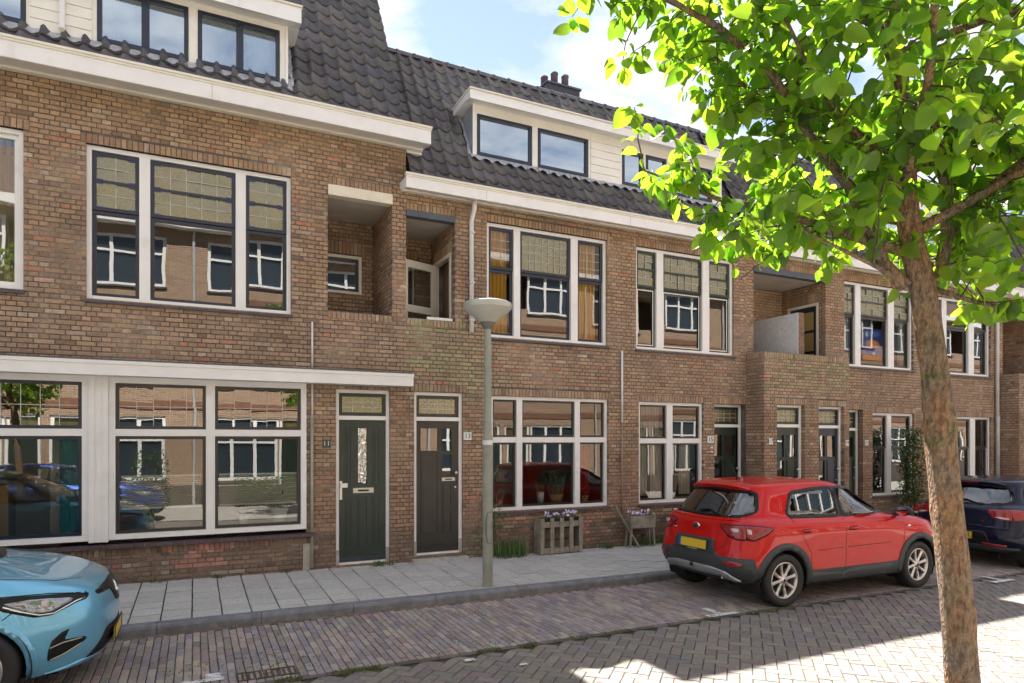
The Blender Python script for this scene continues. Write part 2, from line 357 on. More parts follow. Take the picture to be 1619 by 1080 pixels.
def window(house, x0, x1, z0, z1, yf, mulls, zt, sash=NAVY, upper='lead', frame=WHITE, tt=.03, lower_glass=None, upper_glass=None, ft=.055, sill=SLATE, label=None, inner=None, upbar=True, ncols=None, white_transom=False, sw=.045, stained=False):
    """timber window: outer frame, mullions, per light an upper and a lower sash with its pane"""
    mb = ringmb(MB(), x0, x1, z0, z1, yf, yf+.11, ft, ft*.9)
    w = mb.build('window', frame, house)
    if label: w['label'] = label
    edges = [x0+ft] + [e for m in mulls for e in m] + [x1-ft]
    for a, b in mulls: boxpart('mullion', w, frame, (a, b, yf-.004, yf+.10, z0+ft*.9, z1-ft))
    lights = [(edges[i], edges[i+1]) for i in range(0, len(edges), 2)]
    for k, (a, b) in enumerate(lights):
        zb, ze = z0+ft*.9, z1-ft
        spans = []
        if zt is None: spans = [(zb, ze, 'lower')]
        else:
            th = .045 if white_transom else 0
            if white_transom: boxpart('transom', w, frame, (a, b, yf+.004, yf+.095, zt-th, zt+th))
            spans = [(zb, zt-th, 'lower'), (zt+th, ze, 'upper')]
        for (s0, s1, which) in spans:
            ys = yf+.028 + (0.0 if which == 'upper' else .022)
            ringmb(MB(), a+.003, b-.003, s0+.002, s1-.002, ys, ys+.045, sw).build('sash', sash, w)
            p0, p1, q0, q1 = a+.003+sw, b-.003-sw, s0+.002+sw, s1-.002-sw
            if which == 'upper' and upper == 'lead':
                mids = [(q0, q1)]
                if upbar:
                    zm = (q0+q1)/2; boxpart('glazing_bar', w, sash, (p0, p1, ys+.002, ys+.04, zm-.018, zm+.018)); mids = [(q0, zm-.018), (zm+.018, q1)]
                nx = ncols[k] if ncols else max(2, round((p1-p0)/.19))
                for c0, c1 in mids:
                    [pane_part(w, p0+(p1-p0)*i_/nx, p0+(p1-p0)*(i_+1)/nx, c0+(c1-c0)*j_/2, c0+(c1-c0)*(j_+1)/2, ys+.02, upper_glass or LEADG, tilt=.05 if (upper_glass or LEADG) is LEADG else .002) for i_ in range(nx) for j_ in range(2)]; leading(w, p0, p1, c0, c1, ys+.016, nx, 2)
                    if stained:
                        for cx_, sx in ((p0,1),(p1,-1)):
                            for cz_, sz in ((c0,1),(c1,-1)): boxpart('stained_corner', w, COBALT, (min(cx_,cx_+sx*.075), max(cx_,cx_+sx*.075), ys+.010, ys+.013, min(cz_,cz_+sz*.016), max(cz_,cz_+sz*.016)))
            else:
                ug = upper_glass[k] if isinstance(upper_glass, list) else upper_glass; lg = lower_glass[k] if isinstance(lower_glass, list) else lower_glass; g = (ug if which == 'upper' else lg) or GLASS2
                pane_part(w, p0, p1, q0, q1, ys+.02, g, tilt=.008)
                if inner is not None:      # thin pale inner bead round the glass
                    ringmb(MB(), p0-.012, p1+.012, q0-.012, q1+.012, ys-.004, ys+.004, .018).build('glazing_bead', inner, w)
    if sill: 
        mb = MB(); mb.prism([(yf-.10, z0-.055),(yf+.05, z0-.055),(yf+.05, z0-.002),(yf-.012, z0-.002),(yf-.10, z0-.028)], x0-.02, x1+.02, 'x'); mb.build('sill', sill, w)
    return w
def letter_plate(door, x, z, y, w=.26, h=.065):
    p = MB().box(x-w/2, x+w/2, y-.012, y, z-h/2, z+h/2).build('letter_plate', mat('letter_plate', (.62,.58,.48), .35, metal=.3), door)
    boxpart('letter_slot', door, mat('slot_black', (.01,.01,.01), .5), (x-w*.26, x+w*.26, y-.016, y-.0125, z-h*.18, z+h*.18))
def number_plate(house, txt, x, z, y, w, h, bg, fg):
    p = MB().box(x-w/2, x+w/2, y-.008, y, z-h/2, z+h/2).build('house_number', bg, house)
    me = text_mesh(txt, h*.88, .0012); me.materials.clear(); me.materials.append(fg)
    put('digits', me, p, (x, y-.0095, z), (R(90),0,0))

# ------------------------------------------------------------------ ground
EARTH = mat('sand_joint', (.055,.050,.038), .95, var=.35, vscale=5, bump=.5, bscale=70, stain=((.10,.12,.035), 2.3, .52, .72))
def slab_sheet(name, x0, x1, y0, y1, z, m, nx=2):
    mb = MB(); mb.grid([[(x0+(x1-x0)*i/nx, y, z+gz(x0+(x1-x0)*i/nx)) for i in range(nx+1)] for y in (y0, y1)]); return tag(mb.build(name, m), kind='structure')
GRASSG = mat('far_ground', (.11,.12,.08), .95, var=.3, vscale=.2)
mb = MB(); mb.add([(-900,-900,-1.2),(900,-900,-1.2),(900,900,-1.2),(-900,900,-1.2)], [(0,1,2,3)]); tag(mb.build('ground', GRASSG), kind='structure')
YK = 7.60                                              # street face of the kerb
road = slab_sheet('road', -40, 60, 1.2, 5.68, -.007, EARTH)
parking = slab_sheet('parking_strip', -40, 60, 5.68, YK, .003, EARTH)
pavement = slab_sheet('pavement', -40, 60, YK+.15, 9.95, .105-.016, EARTH)
far_pavement = slab_sheet('far_pavement', -40, 60, -3.2, 1.2, .0, mat('far_paving', (.42,.40,.36), .9, var=.25, vscale=2.5, bump=.3))
PAV_O = mat('paver_single', (1,1,1), .82, var=.16, vscale=30, bump=.4, bscale=110, src='obj', spec=.3)
PAV_A = mat('paver_laid', (1,1,1), .82, var=.16, vscale=30, bump=.4, bscale=110, src='attr', spec=.3)
_PM = {}
def paver_mesh(l, w, t=.03, e=.004):
    k = (round(l,3), round(w,3))
    if k not in _PM:
        mb = MB(); vs = []
        for (d, z) in ((0,-t),(0,-e),(e,0)): vs += [(-l/2+d,-w/2+d,z),(l/2-d,-w/2+d,z),(l/2-d,w/2-d,z),(-l/2+d,w/2-d,z)]
        mb.add(vs, [(8,9,10,11)] + [(i+q*4,(i+1)%4+q*4,(i+1)%4+4+q*4,i+4+q*4) for q in (0,1) for i in range(4)]); _PM[k] = mb.mesh('paver', PAV_O)
    return _PM[k]
TH = R(25.827)
def seen(X, Y, Z):
    z = X*math.sin(TH)+Y*math.cos(TH); r = X*math.cos(TH)-Y*math.sin(TH)
    if z < .5: return False
    return -20 < 809.5+1036*r/z < 1640 and 695-(Z-2)*1036/z < 1095
def lay(parent, items, name, stuffname, singles=300):
    """items: (x, y, angle, l, w, colour, full, z); nearest seen full ones become objects"""
    full = [i for i in items if i[6] and seen(i[0], i[1], 0)]; full.sort(key=lambda i: math.hypot(i[0], i[1]))
    pick = set(id(i) for i in full[:singles]); rest = MB()
    for it in items:
        x, y, a, l, w, c, _, z = it; zz = z + gz(x) + random.uniform(-.003,.002); tx, ty = random.uniform(-.008,.008), random.uniform(-.008,.008)
        me = paver_mesh(l, w) if id(it) in pick else None
        if me:
            o = put(name, me, parent, (x,y,zz), (tx,ty,a)); o.color = (*c,1)
        else:
            Mx = Matrix.Translation((x,y,zz)) @ Matrix.Rotation(a,4,'Z') @ Matrix.Rotation(ty,4,'Y') @ Matrix.Rotation(tx,4,'X'); e=.004; vs=[]
            for (d, q) in ((0,-.03),(0,-e),(e,0)): vs += [Mx@Vector(p) for p in ((-l/2+d,-w/2+d,q),(l/2-d,-w/2+d,q),(l/2-d,w/2-d,q),(-l/2+d,w/2-d,q))]
            rest.add(vs, [(8,9,10,11)] + [(i+q*4,(i+1)%4+q*4,(i+1)%4+4+q*4,i+4+q*4) for q in (0,1) for i in range(4)], c)
    tag(rest.build(stuffname, PAV_A, parent), kind='stuff')
def lay_ground():
    # clinkers of the parking strip, long side across the kerb
    CL = [(.33,.270,.255),(.295,.25,.265),(.35,.285,.26),(.275,.25,.265),(.37,.315,.265),(.335,.295,.275),(.255,.22,.225)]
    it = []; x = -3.0; k = 0
    while x < 15:
        y = 5.76 + (.10 if k % 2 else 0) + random.uniform(-.01,.01)
        if k % 2: it.append((x, 5.76+.045, R(90), .09, .062, jit(random.choice(CL),.25), False, .010))
        while y < YK-.12:
            l = min(.20, YK-.085-y)
            if l > .05: it.append((x+random.uniform(-.002,.002), y+l/2, R(90)+random.uniform(-.012,.012), l-.009, .0605, jit(random.choice(CL),.20), l>.199, .010))
            y += .2035
        x += .0685; k += 1
    x = -3.0
    while x < 15:        # one row along the kerb, one along the herringbone
        it.append((x, YK-.042, random.uniform(-.01,.01), .195, .066, jit((.20,.135,.10),.25), False, .008))
        it.append((x+.05, 5.722, random.uniform(-.01,.01), .195, .062, jit((.13,.115,.11),.25), False, .006)); x += .203
    lay(parking, it, 'paving_brick', 'paving_bricks')
    # herringbone of the lane, at 45 degrees
    HB = [(.215,.190,.172),(.192,.172,.162),(.235,.210,.182),(.205,.175,.172),(.225,.202,.172)]
    it = []; l, w = .21, .105; c45 = math.cos(R(45))
    for i in range(-150, 190):
        for j in range(-75, 80):
            bx = j*2*l*1.0 + 0
            # 90 degree herringbone in rotated frame: step (w, w) diagonal, period 2l... lattice of pairs
            px = i*w + j*2*l; py = i*w
            for (ox, oy, a, ) in ((l/2, w/2, 0), (l+w/2, w-l/2+0.0, 90)):
                X, Y = px+ox, py+oy
                gx = (X-Y)*c45 + 5; gy = (X+Y)*c45 - 10
                if -2.5 < gx < 15.5 and 1.35 < gy < 5.64:
                    it.append((gx, gy, R(45+a), l-.009, w-.009, jit(random.choice(HB),.10), True, 0.0))
    lay(road, it, 'paving_stone', 'paving_stones')
    # 30 x 30 tiles of the pavement
    it = []; x = -4.2; k = 0
    while x < 17:
        y = YK+.155 + (.15 if k % 2 else 0)
        if k % 2: it.append((x+.149, YK+.155+.073, R(90), .138, .284, jit((.50,.485,.465),.08,.015), False, .105))
        while y < 9.78:
            ll = min(.298, 9.80-y)
            it.append((x+.149+random.uniform(-.002,.002), y+ll/2, R(90)+random.uniform(-.006,.006), ll-.019, .284, jit((.50,.485,.465),.08,.015), ll>.297, .105+ (y-7.7)*.012)); y += .298
        x += .298; k += 1
    lay(pavement, it, 'paving_tile', 'paving_tiles', 300)
lay_ground()
# kerb of one-metre stones
KERBM = mat('kerb_stone', (.20,.205,.225), .75, var=.25, vscale=8, bump=.4, bscale=60, stain=((.09,.09,.085), 3, .5, .8))
kerb = slab_sheet('kerb', -40, 60, YK+.012, YK+.148, .04, KERBM)
x = -4.35; kme = None
while x < 18:
    mb = MB(); mb.prism([(-.075,-.12),(.075,-.12),(.075,.11),(-.045,.11),(-.066,.10),(-.075,.075)], .003, .997, 'x')
    if kme is None: kme = mb.mesh('kerb_stone', KERBM)
    o = put('kerb_stone', kme, kerb, (x, YK+.075, gz(x)-.003), (0, math.atan(.007), random.uniform(-.002,.002))); x += 1.0
PAINTW = mat('road_paint', (.68,.68,.68), .7, var=.3, vscale=25, stain=((.22,.2,.2), 18, .52, .62))
def mark(*rects):
    mb = MB()
    for (x0,x1,y0,y1) in rects: mb.add([(x0,y0,.0145+gz(x0)),(x1,y0,.0145+gz(x1)),(x1,y1,.0145+gz(x1)),(x0,y1,.0145+gz(x0))], [(0,1,2,3)])
    return tag(mb.build('road_marking', PAINTW), kind='structure')
mark((5.28,5.72,5.73,5.82),(5.45,5.545,5.83,6.08)); mark((10.35,10.85,5.44,5.53),(10.62,10.71,5.54,5.80)); mark((-.10,.22,5.93,6.0),(.08,.20,6.01,6.12)); mark((2.20,2.30,5.50,5.56)); mark((2.6,2.68,5.2,5.24))
# street drain set in the clinkers
IRON = mat('drain_iron', (.10,.075,.06), .7, metal=.4, var=.4, vscale=20, bump=.4)
dr = thing('street_drain', (.55,5.93,gz(.55)), 'rusty cast iron drain grate set among the parking clinkers', 'drain')
mb = MB(); ringmb(mb, 0,0,0,0,0,0,0); mb = MB(); mb.box(-.24,.24,-.1,-.085,.0,.016); mb.box(-.24,.24,.085,.1,.0,.016); mb.box(-.24,-.22,-.084,.084,.0,.016); mb.box(.22,.24,-.084,.084,.0,.016); mb.build('frame', IRON, dr)
for i in range(9): boxpart('grate_bar', dr, IRON, (-.2+i*.047,-.178+i*.047,-.084,.084,.001,.013))
boxpart('pit', dr, mat('slot_black', (.01,.01,.01), .5), (-.22,.22,-.085,.085,-.01,.0005))
# ------------------------------------------------------------------ houses
YW = 9.80
DWHITE = mat('dormer_white', (.80,.78,.71), .42, var=.06, vscale=3, bump=.05, bscale=25, stain=((.5,.46,.38), 3.0, .62, .95))
TILE_O = mat('roof_tile_single', (1,1,1), .50, var=.25, vscale=14, bump=.25, bscale=60, src='obj', spec=.5, stain=((.16,.15,.10), 5, .60, .85))
TILE_A = mat('roof_tile_laid', (1,1,1), .50, var=.25, vscale=14, bump=.25, bscale=60, src='attr', spec=.5, stain=((.16,.15,.10), 5, .60, .85))
TCOL = [(.092,.090,.102),(.080,.080,.094),(.110,.106,.114),(.072,.072,.082),(.118,.112,.110)]
TW, TG = .214, .272
def tile_shape():
    n = 10; L = TG+.05; P = []
    prof = [(TW*1.05*i/n, .025*(math.sin(2*math.pi*i/n+.6)+.28*math.sin(4*math.pi*i/n+.4))) for i in range(n+1)]
    a = [(x, 0, z+.034) for x, z in prof]; b = [(x, L, z) for x, z in prof]; u = [(x, .006, z+.002) for x, z in prof]
    vs = u + a + b; k = n+1
    return vs, [(i,i+1,k+i+1,k+i) for i in range(n)] + [(k+i,k+i+1,2*k+i+1,2*k+i) for i in range(n)]
def tiled_roof(parent, x0, x1, y0, z0, slope, length, skip, singles=300, seed=3, name='roof'):
    """pantiles on a slope that rises towards +Y; skip(x, v) leaves out tiles (v = metres up the slope)"""
    rnd = random.Random(seed); Rx = Matrix.Rotation(slope, 4, 'X')
    M0 = Matrix.Translation((0, y0, z0)) @ Rx
    under = MB(); nx = int(math.ceil((x1-x0)/TW)); nv = int(math.ceil(length/TG))
    for i in range(nx):
        for j in range(nv):
            xa, xb = x0+i*TW, min(x0+(i+1)*TW, x1); va, vb = j*TG, min((j+1)*TG, length)
            if skip((xa+xb)/2, (va+vb)/2): continue
            under.add([M0 @ Vector(p) for p in ((xa,va,-.03),(xb,va,-.03),(xb,vb,-.03),(xa,vb,-.03))], [(0,1,2,3)])
    roof = under.build(name, mat('roof_underlay', (.02,.02,.02), .9), parent)
    vs, fs = tile_shape(); mb = MB(); mb.smooth = True; mb.add(vs, fs); tme = mb.mesh('roof_tile', TILE_O)
    items = []
    for j in range(nv):
        for i in range(nx):
            x = x0+i*TW; v = j*TG
            if x+TW > x1+.04 or v+TG*.5 > length or skip(x+TW/2, v+TG/2): continue
            items.append((x+rnd.uniform(-.003,.003), v+rnd.uniform(-.006,.006), rnd.uniform(-.003,.004), rnd.uniform(-.012,.012), jit(rnd.choice(TCOL),.18)))
    vis = [t for t in items if t[0] > -2.3]; vis.sort(key=lambda t: (M0 @ Vector((t[0],t[1],0)) - CAMP).length); pick = set(id(t) for t in vis[:singles])
    rest = MB(); rest.smooth = True
    for t in items:
        x, v, w, a, c = t; Mt = M0 @ Matrix.Translation((x,v,w)) @ Matrix.Rotation(a,4,'Z')
        if id(t) in pick:
            o = put('roof_tile', tme, roof); o.matrix_local = Mt; o.color = (*c,1)
        else: rest.add([Mt @ Vector(p) for p in vs], fs, c)
    if rest.v: tag(rest.build('roof_tiles', TILE_A, roof), kind='stuff')
    return roof, M0
def ridge_caps(roof, x0, x1, y, z, step=.31):
    mb = MB(); mb.smooth = True; rr = .075
    P = [[(xx, rr*k*math.cos(a), rr*k*math.sin(a)) for a in [R(-20+i*220/8) for i in range(9)]] for xx, k in ((0,1.12),(.04,1.12),(.041,1.0),(.33,.93))]
    mb.grid(P); me = mb.mesh('ridge_tile', TILE_O); x = x0
    while x < x1:
        o = put('ridge_tile', me, roof, (x, y, z+random.uniform(-.004,.004))); o.color = (*jit(random.choice(TCOL),.15),1); x += step
def gutter(house, x0, x1, yf, zb, zt, yback, name='gutter', m=None, wall_z=None):
    """boxed eaves gutter: fascia, capping, sloping soffit"""
    m = m or WHITE
    g = MB().prism([(yf, zb),(yf+.02, zb-.004),(yback, (wall_z or zb)+.0),(yback, zt-.02),(yf, zt-.02)], x0, x1, 'x').build(name, m, house)
    boxpart('capping', g, CREAM, (x0-.015, x1+.015, yf-.028, yf+.06, zt-.018, zt+.012), (x0-.008, x1+.008, yf-.014, yf-.001, zt-.045, zt-.019))
    boxpart('soffit_moulding', g, CREAM, (x0+.01, x1-.01, yback-.09, yback-.012, (wall_z or zb)-.045, (wall_z or zb)-.004))
    xj = x0+1.3
    while xj < x1-.3: boxpart('fascia_joint', g, mat('joint_shadow', (.30,.28,.26), .8), (xj, xj+.004, yf-.0012, yf+.002, zb+.004, zt-.046)); xj += 2.75
    mb = MB(); mb.box(x0, x1, yf+.06, yback+.1, zt-.03, zt-.015); mb.build('gutter_lining', mat('zinc', (.2,.2,.22), .6, metal=.3), g)
    return g
def flashing(parent, x0, x1, y, z, period=TW, amp=.022):
    """lead dressed down over the first tile course under a dormer"""
    mb = MB(); mb.smooth = True; n = int((x1-x0)/.03); P = [[], [], []]
    for i in range(n+1):
        x = x0+(x1-x0)*i/n; ww = amp*math.sin(2*math.pi*x/period) + random.uniform(-.006,.006)
        P[0].append((x, y-.004, z+.03)); P[1].append((x, y-.03, z+.005+ww*.3)); P[2].append((x, y-.085+random.uniform(-.008,.008), z-.065+ww))
    mb.grid(P); return mb.build('lead_flashing', LEAD, parent)
def dormer(house, x0, x1, yf, z0, z1, zr, slope, y_e, z_e, wins, boards, overhang=.26, sash=NAVY, cheeks=LEAD):
    """flat-roofed dormer on the slope; wins: (x0,x1,z0,z1), boards: x-ranges clad in boards"""
    yb = lambda z: y_e + (z-z_e)/math.tan(slope)
    holes = wins
    core = MB(); xs = sorted({x0,x1,*[e for h in holes for e in h[:2]]}); zs = sorted({z0,z1,*[e for h in holes for e in h[2:]]})
    for i in range(len(xs)-1):
        for j in range(len(zs)-1):
            cu, cv = (xs[i]+xs[i+1])/2, (zs[j]+zs[j+1])/2
            if any(h[0]<cu<h[1] and h[2]<cv<h[3] for h in holes): continue
            core.add([(xs[i],yf,zs[j]),(xs[i+1],yf,zs[j]),(xs[i+1],yf,zs[j+1]),(xs[i],yf,zs[j+1])], [(0,1,2,3)])
            
    for h in holes:
        a0,a1,b0,b1 = h
        for p, q in (((a0,b0),(a0,b1)),((a1,b1),(a1,b0)),((a0,b1),(a1,b1)),((a1,b0),(a0,b0))): core.add([(p[0],yf,p[1]),(q[0],yf,q[1]),(q[0],yf+.12,q[1]),(p[0],yf+.12,p[1])], [(0,1,2,3)])
    d = core.build('dormer', DWHITE, house)
    for xx, nm in ((x0, 'cheek'), (x1, 'cheek')):
        mb = MB(); sx = .02 if xx == x0 else -.02
        mb.prism([(yf+.012, z0),(yb(z1)+.05, z1),(yf+.012, z1)], xx+sx*.1, xx+sx, 'x'); mb.build(nm, mat('zinc_cladding', (.34,.37,.42), .45, metal=.3, var=.2), d)
        boxpart('corner_board', d, WHITE, (xx-.028 if xx == x1 else xx-.004, xx+.004 if xx == x1 else xx+.028, yf-.016, yf+.0, z0, z1))
    of = MB().prism([(yf-overhang, z1-.055),(yf-overhang+.01, zr),(yb(zr)+.25, zr+.02),(yb(zr)+.25, z1-.02),(yf-.02, z1-.002)], x0-.15, x1+.15, 'x').build('dormer_roof', WHITE, d)
    boxpart('capping', d, CREAM, (x0-.165, x1+.165, yf-overhang-.02, yf-overhang+.05, zr+.004, zr+.026))
    boxpart('capping', d, CREAM, (x0-.165, x0-.11, yf-overhang+.052, yb(zr)+.2, zr+.004, zr+.026))
    for a, b in boards:
        n = 6; h = (z1-z0-.02)/n
        for k in range(n):
            MB().prism([(yf-.001, z0+k*h),(yf-.022, z0+k*h+.004),(yf-.010, z0+(k+1)*h-.002),(yf-.001, z0+(k+1)*h-.002)], a+.004, b-.004, 'x').build('siding_board', DWHITE, d)
    for (a, b, c, e) in wins:
        ringmb(MB(), a+.004, b-.004, c+.004, e-.004, yf-.012, yf+.06, .05).build('window_frame', sash, d)
        pane_part(d, a+.05, b-.05, c+.05, e-.05, yf+.03, glassmat('dormer_glass', (.7,.78,.82), refl=.5, wav=.0006, rcol=(.82,.92,1)), tilt=.01)
    flashing(d, x0-.05, x1+.06, yf, z0)
    for xx, s_ in ((x0,-1),(x1,1)):      # lead up the cheek
        mb = MB(); mb.smooth = True; P = [[],[]]; n = 14
        for i in range(n+1):
            t = i/n; z = z0-.03+(z1-z0)*t; y = yb(z0)+(yb(z1)-yb(z0))*t
            P[0].append((xx+s_*.004, y, z+.04)); P[1].append((xx+s_*(.06+.03*random.random()), y-.03, z+.03+random.uniform(-.02,.02)))
        mb.grid(P); mb.build('lead_flashing', LEAD, d)
    return d
def shell(house, x0, x1, ztop, yfront=YW+.16, yback=17.0, floors=(.05, 3.15, 5.72), walls=(), room=13.6):
    """what stands behind the facade: floors, party walls, rear wall"""
    mb = MB(); mb.box(x0+.02, x1-.02, room, room+.1, 0, ztop-.05); mb.build('room_wall', INNER, house)
    mb = MB(); mb.box(x0+.003, x1-.003, yback-.2, yback, 0, ztop); mb.box(x0+.003, x0+.12, yfront, yback-.2, 0, 5.9); mb.box(x1-.12, x1-.003, yfront, yback-.2, 0, 5.9); mb.build('party_wall', mat('party_wall', (.25,.17,.12), .9), house)
    for z in floors: boxpart('floor_slab', house, FLOORM, (x0+.13, x1-.13, yfront+.02, room-.01, z-.2, z))
    for x in walls: boxpart('partition', house, INNER, (x-.05, x+.05, yfront+.08, room-.01, .06, 5.5))
def flat_top(house, x0, x1, y0, y1, z): boxpart('flat_roof', house, mat('bitumen', (.05,.05,.05), .9), (x0, x1, y0, y1, z-.12, z))
def recess(house, x0, x1, z0, z1, depth, pal, floor=None, back_holes=(), left_holes=(), right_holes=(), seed=1, ylo=YW, singles=0):
    """brick-lined balcony recess behind an opening"""
    yb = ylo+depth; fl = floor if floor is not None else z0
    brick_wall(house, FACADE(yb), x0, x1, fl, z1, back_holes, [(h[0]-.05,h[1]+.05,h[3]+.01,h[3]+.22) for h in back_holes], pal, name='recess_back_wall', seed=seed, depth=.04, singles=singles)
    brick_wall(house, SIDE_R(x0), ylo+.11, yb, fl, z1, left_holes, (), pal, name='recess_side_wall', seed=seed+1, depth=.04)
    brick_wall(house, SIDE_L(x1), -yb, -(ylo+.11), fl, z1, [(-h[1],-h[0],h[2],h[3]) for h in right_holes], [(-h[1]-.03,-h[0]+.03,h[3]+.01,h[3]+.22) for h in right_holes], pal, name='recess_side_wall', seed=seed+2, depth=.04)
    boxpart('balcony_ceiling', house, PLASTER, (x0-.02, x1+.02, ylo+.10, yb+.05, z1, z1+.06))
    boxpart('balcony_floor', house, mat('concrete', (.3,.3,.29), .9, var=.2), (x0-.02, x1+.02, ylo+.10, yb+.05, fl-.1, fl))

def door(house, x0, x1, z0, z1, yf, zt, style, m, transom='lead', frame=WHITE, step=True):
    """frame, transom light above, door leaf with its panels, panes and fittings"""
    d = ringmb(MB(), x0, x1, z0, z1, yf, yf+.10, .05, .03).build('door', frame, house)
    boxpart('transom_bar', d, frame, (x0+.05, x1-.05, yf-.006, yf+.09, zt-.03, zt+.03))
    a, b = x0+.052, x1-.052
    ringmb(MB(), a, b, zt+.032, z1-.052, yf+.025, yf+.06, .05).build('transom_sash', m, d)
    pane_part(d, a+.05, b-.05, zt+.08, z1-.10, yf+.045, LEADG if transom == 'lead' else LEADG2)
    leading(d, a+.05, b-.05, zt+.08, z1-.10, yf+.045, 4, 3)
    yd = yf+.03; zb, ze = z0+.035, zt-.032; w = b-a; H = ze-zb
    holes = []
    if style == 11:
        gl = [(a+w*.40, a+w*.60, zb+H*.545, zb+H*.945)]
        pan = [(a+w*.14, a+w*.27, zb+H*.545, zb+H*.95), (a+w*.73, a+w*.87, zb+H*.545, zb+H*.95), (a+w*.14, a+w*.28, zb+H*.10, zb+H*.45), (a+w*.40, a+w*.61, zb+H*.10, zb+H*.45), (a+w*.72, a+w*.87, zb+H*.10, zb+H*.45)]
    elif style == 13:
        gl = [(a+w*.10, a+w*.52, zb+H*.77, zb+H*.945), (a+w*.61, a+w*.84, zb+H*.77, zb+H*.945), (a+w*.61, a+w*.84, zb+H*.58, zb+H*.745)]
        pan = [(a+w*.10, a+w*.52, zb+H*.14, zb+H*.745), (a+w*.61, a+w*.84, zb+H*.34, zb+H*.52), (a+w*.61, a+w*.84, zb+H*.14, zb+H*.325)]
    else:
        gl = [(a+w*.10, a+w*.40, zb+H*.72, zb+H*.93), (a+w*.50, a+w*.88, zb+H*.72, zb+H*.93), (a+w*.10, a+w*.40, zb+H*.46, zb+H*.69)]
        pan = [(a+w*.50, a+w*.88, zb+H*.12, zb+H*.69), (a+w*.10, a+w*.40, zb+H*.12, zb+H*.36)]
    xs = sorted({a+.002, b-.002, *[e for h in gl for e in h[:2]]}); zs = sorted({zb, ze, *[e for h in gl for e in h[2:]]}); leaf = MB()
    for i in range(len(xs)-1):
        for j in range(len(zs)-1):
            cu, cv = (xs[i]+xs[i+1])/2, (zs[j]+zs[j+1])/2
            if not any(h[0]<cu<h[1] and h[2]<cv<h[3] for h in gl): leaf.box(xs[i], xs[i+1], yd, yd+.04, zs[j], zs[j+1])
    leaf.build('door_leaf', m, d)
    for h in gl:
        pane_part(d, *h, yd+.022, GLASS2 if style != 11 else glassmat('bevelled_door_glass', (.7,.75,.7), refl=.4, wav=.02, wscale=9), tilt=.02)
        ringmb(MB(), h[0]-.012, h[1]+.012, h[2]-.012, h[3]+.012, yd-.008, yd-.0005, .016).build('glazing_bead', m, d)
    if style == 11:
        h = gl[0]; cx, cz = (h[0]+h[1])/2, h[3]; mb = MB()
        for s_ in (-1,1):
            pts = [(cx+s_*(h[1]-h[0])*.30*math.sin(t*math.pi*3)*(.6+.4*math.cos(t*5)), yd+.016, h[2]+(h[3]-h[2])*t) for t in np.linspace(.03,.97,24)]
            mb.tube(pts, .004, 5)
        mb.build('leading', CAME, d)
    for (p0,p1,q0,q1) in pan:
        ringmb(MB(), p0, p1, q0, q1, yd-.012, yd-.0008, .018).build('moulding', m, d)
        boxpart('panel', d, m, (p0+.03, p1-.03, yd-.008, yd-.0006, q0+.03, q1-.03))
    if style == 13:
        for q in (.035,.055,.075): boxpart('moulding', d, m, (a+.03, b-.03, yd-.014+q*.08, yd-.0005, zb+H*q, zb+H*q+.02))
    if style == 11:
        letter_plate(d, a+w*.52, zb+H*.50, yd, .31, .075)
        boxpart('door_handle', d, STEEL, (a+.012, a+.048, yd-.012, yd-.0007, zb+H*.44, zb+H*.57), (a+.02, a+.12, yd-.055, yd-.04, zb+H*.525, zb+H*.555), (a+.02,a+.04,yd-.04,yd-.012,zb+H*.525,zb+H*.555))
        boxpart('kick_board', d, mat('kick_board', (.03,.045,.055), .3), (a+.004, b-.004, yd-.014, yd-.0005, zb+.002, zb+.07))
    else:
        letter_plate(d, a+w*(.76 if style == 13 else .26), zb+H*(.552 if style == 13 else .42), yd, .22, .055)
        mb = MB(); mb.smooth = True; mb.lathe([(0,-.06),(.02,-.058),(.03,-.045),(.024,-.03),(.012,-.022),(.012,0)], (b-.05, yd, zb+H*.60), 'y', 14); mb.build('door_knob', STEEL, d)
        mb = MB(); mb.lathe([(0,-.01),(.016,-.008),(.016,0)], (b-.05, yd, zb+H*.49), 'y', 12); mb.build('lock', STEEL, d)
    if step:
        boxpart('threshold', d, STONE, (x0-.003, x1+.003, yf-.015, yf+.098, z0-.062, z0-.002))
        boxpart('doorstep', d, STONE, (x0-.04, x1+.05, yf-.17, yf-.02, z0-.14, z0-.045))
        for xx in (x0, x1-.05): boxpart('plinth_block', d, STONE, (xx-.002, xx+.052, yf-.004, yf+.02, z0, z0+.22))
    return d
# ------------------------------------------------------------------ house A: the taller house with the white shop-like front (number 11)
SLP = R(60.5)
A = house_root('row_house', (-.8, YW, 0), 'taller brown brick house with long white awning above big white-framed ground floor windows', 'house', 'brick row houses along the street')
AX0, AX1 = -6.4, 2.93
solds = lambda ws: [(a-.06, b+.06, d, d+.125) for a,b,c,d in ws]
w1, w2 = (-1.24,1.24,3.79,5.755), (-4.3,-1.885,3.83,5.79)
balA = (1.75,2.71,3.89,5.58)
shopA = (-5.6,1.445,.655,2.86); dA = (1.87,2.68,.14,2.745)
palA = pal_house(base=.66, redpatch=[(-.05,.40,.30,.62),(-.25,.30,.28,.40)], yellow=6.2)
wallA = brick_wall(A, FACADE(YW), AX0, AX1, -.1, 6.50, [w1,w2,(balA[0],balA[1],balA[2],5.735),shopA,dA,(-4.6,2.92,2.80,2.99)], solds([w1,w2])+[(1.75,2.71,5.735,5.86),(1.75,2.71,3.78,3.888),(-5.6,1.445,.50,.60)], palA, singles=300, region=lambda u,v: u > -2.0 and v < 6.45)
window(A, *w1, YW+.055, [(-.655,-.53),(.51,.64)], 4.945, NAVY, ncols=[2,5,2], stained=True)
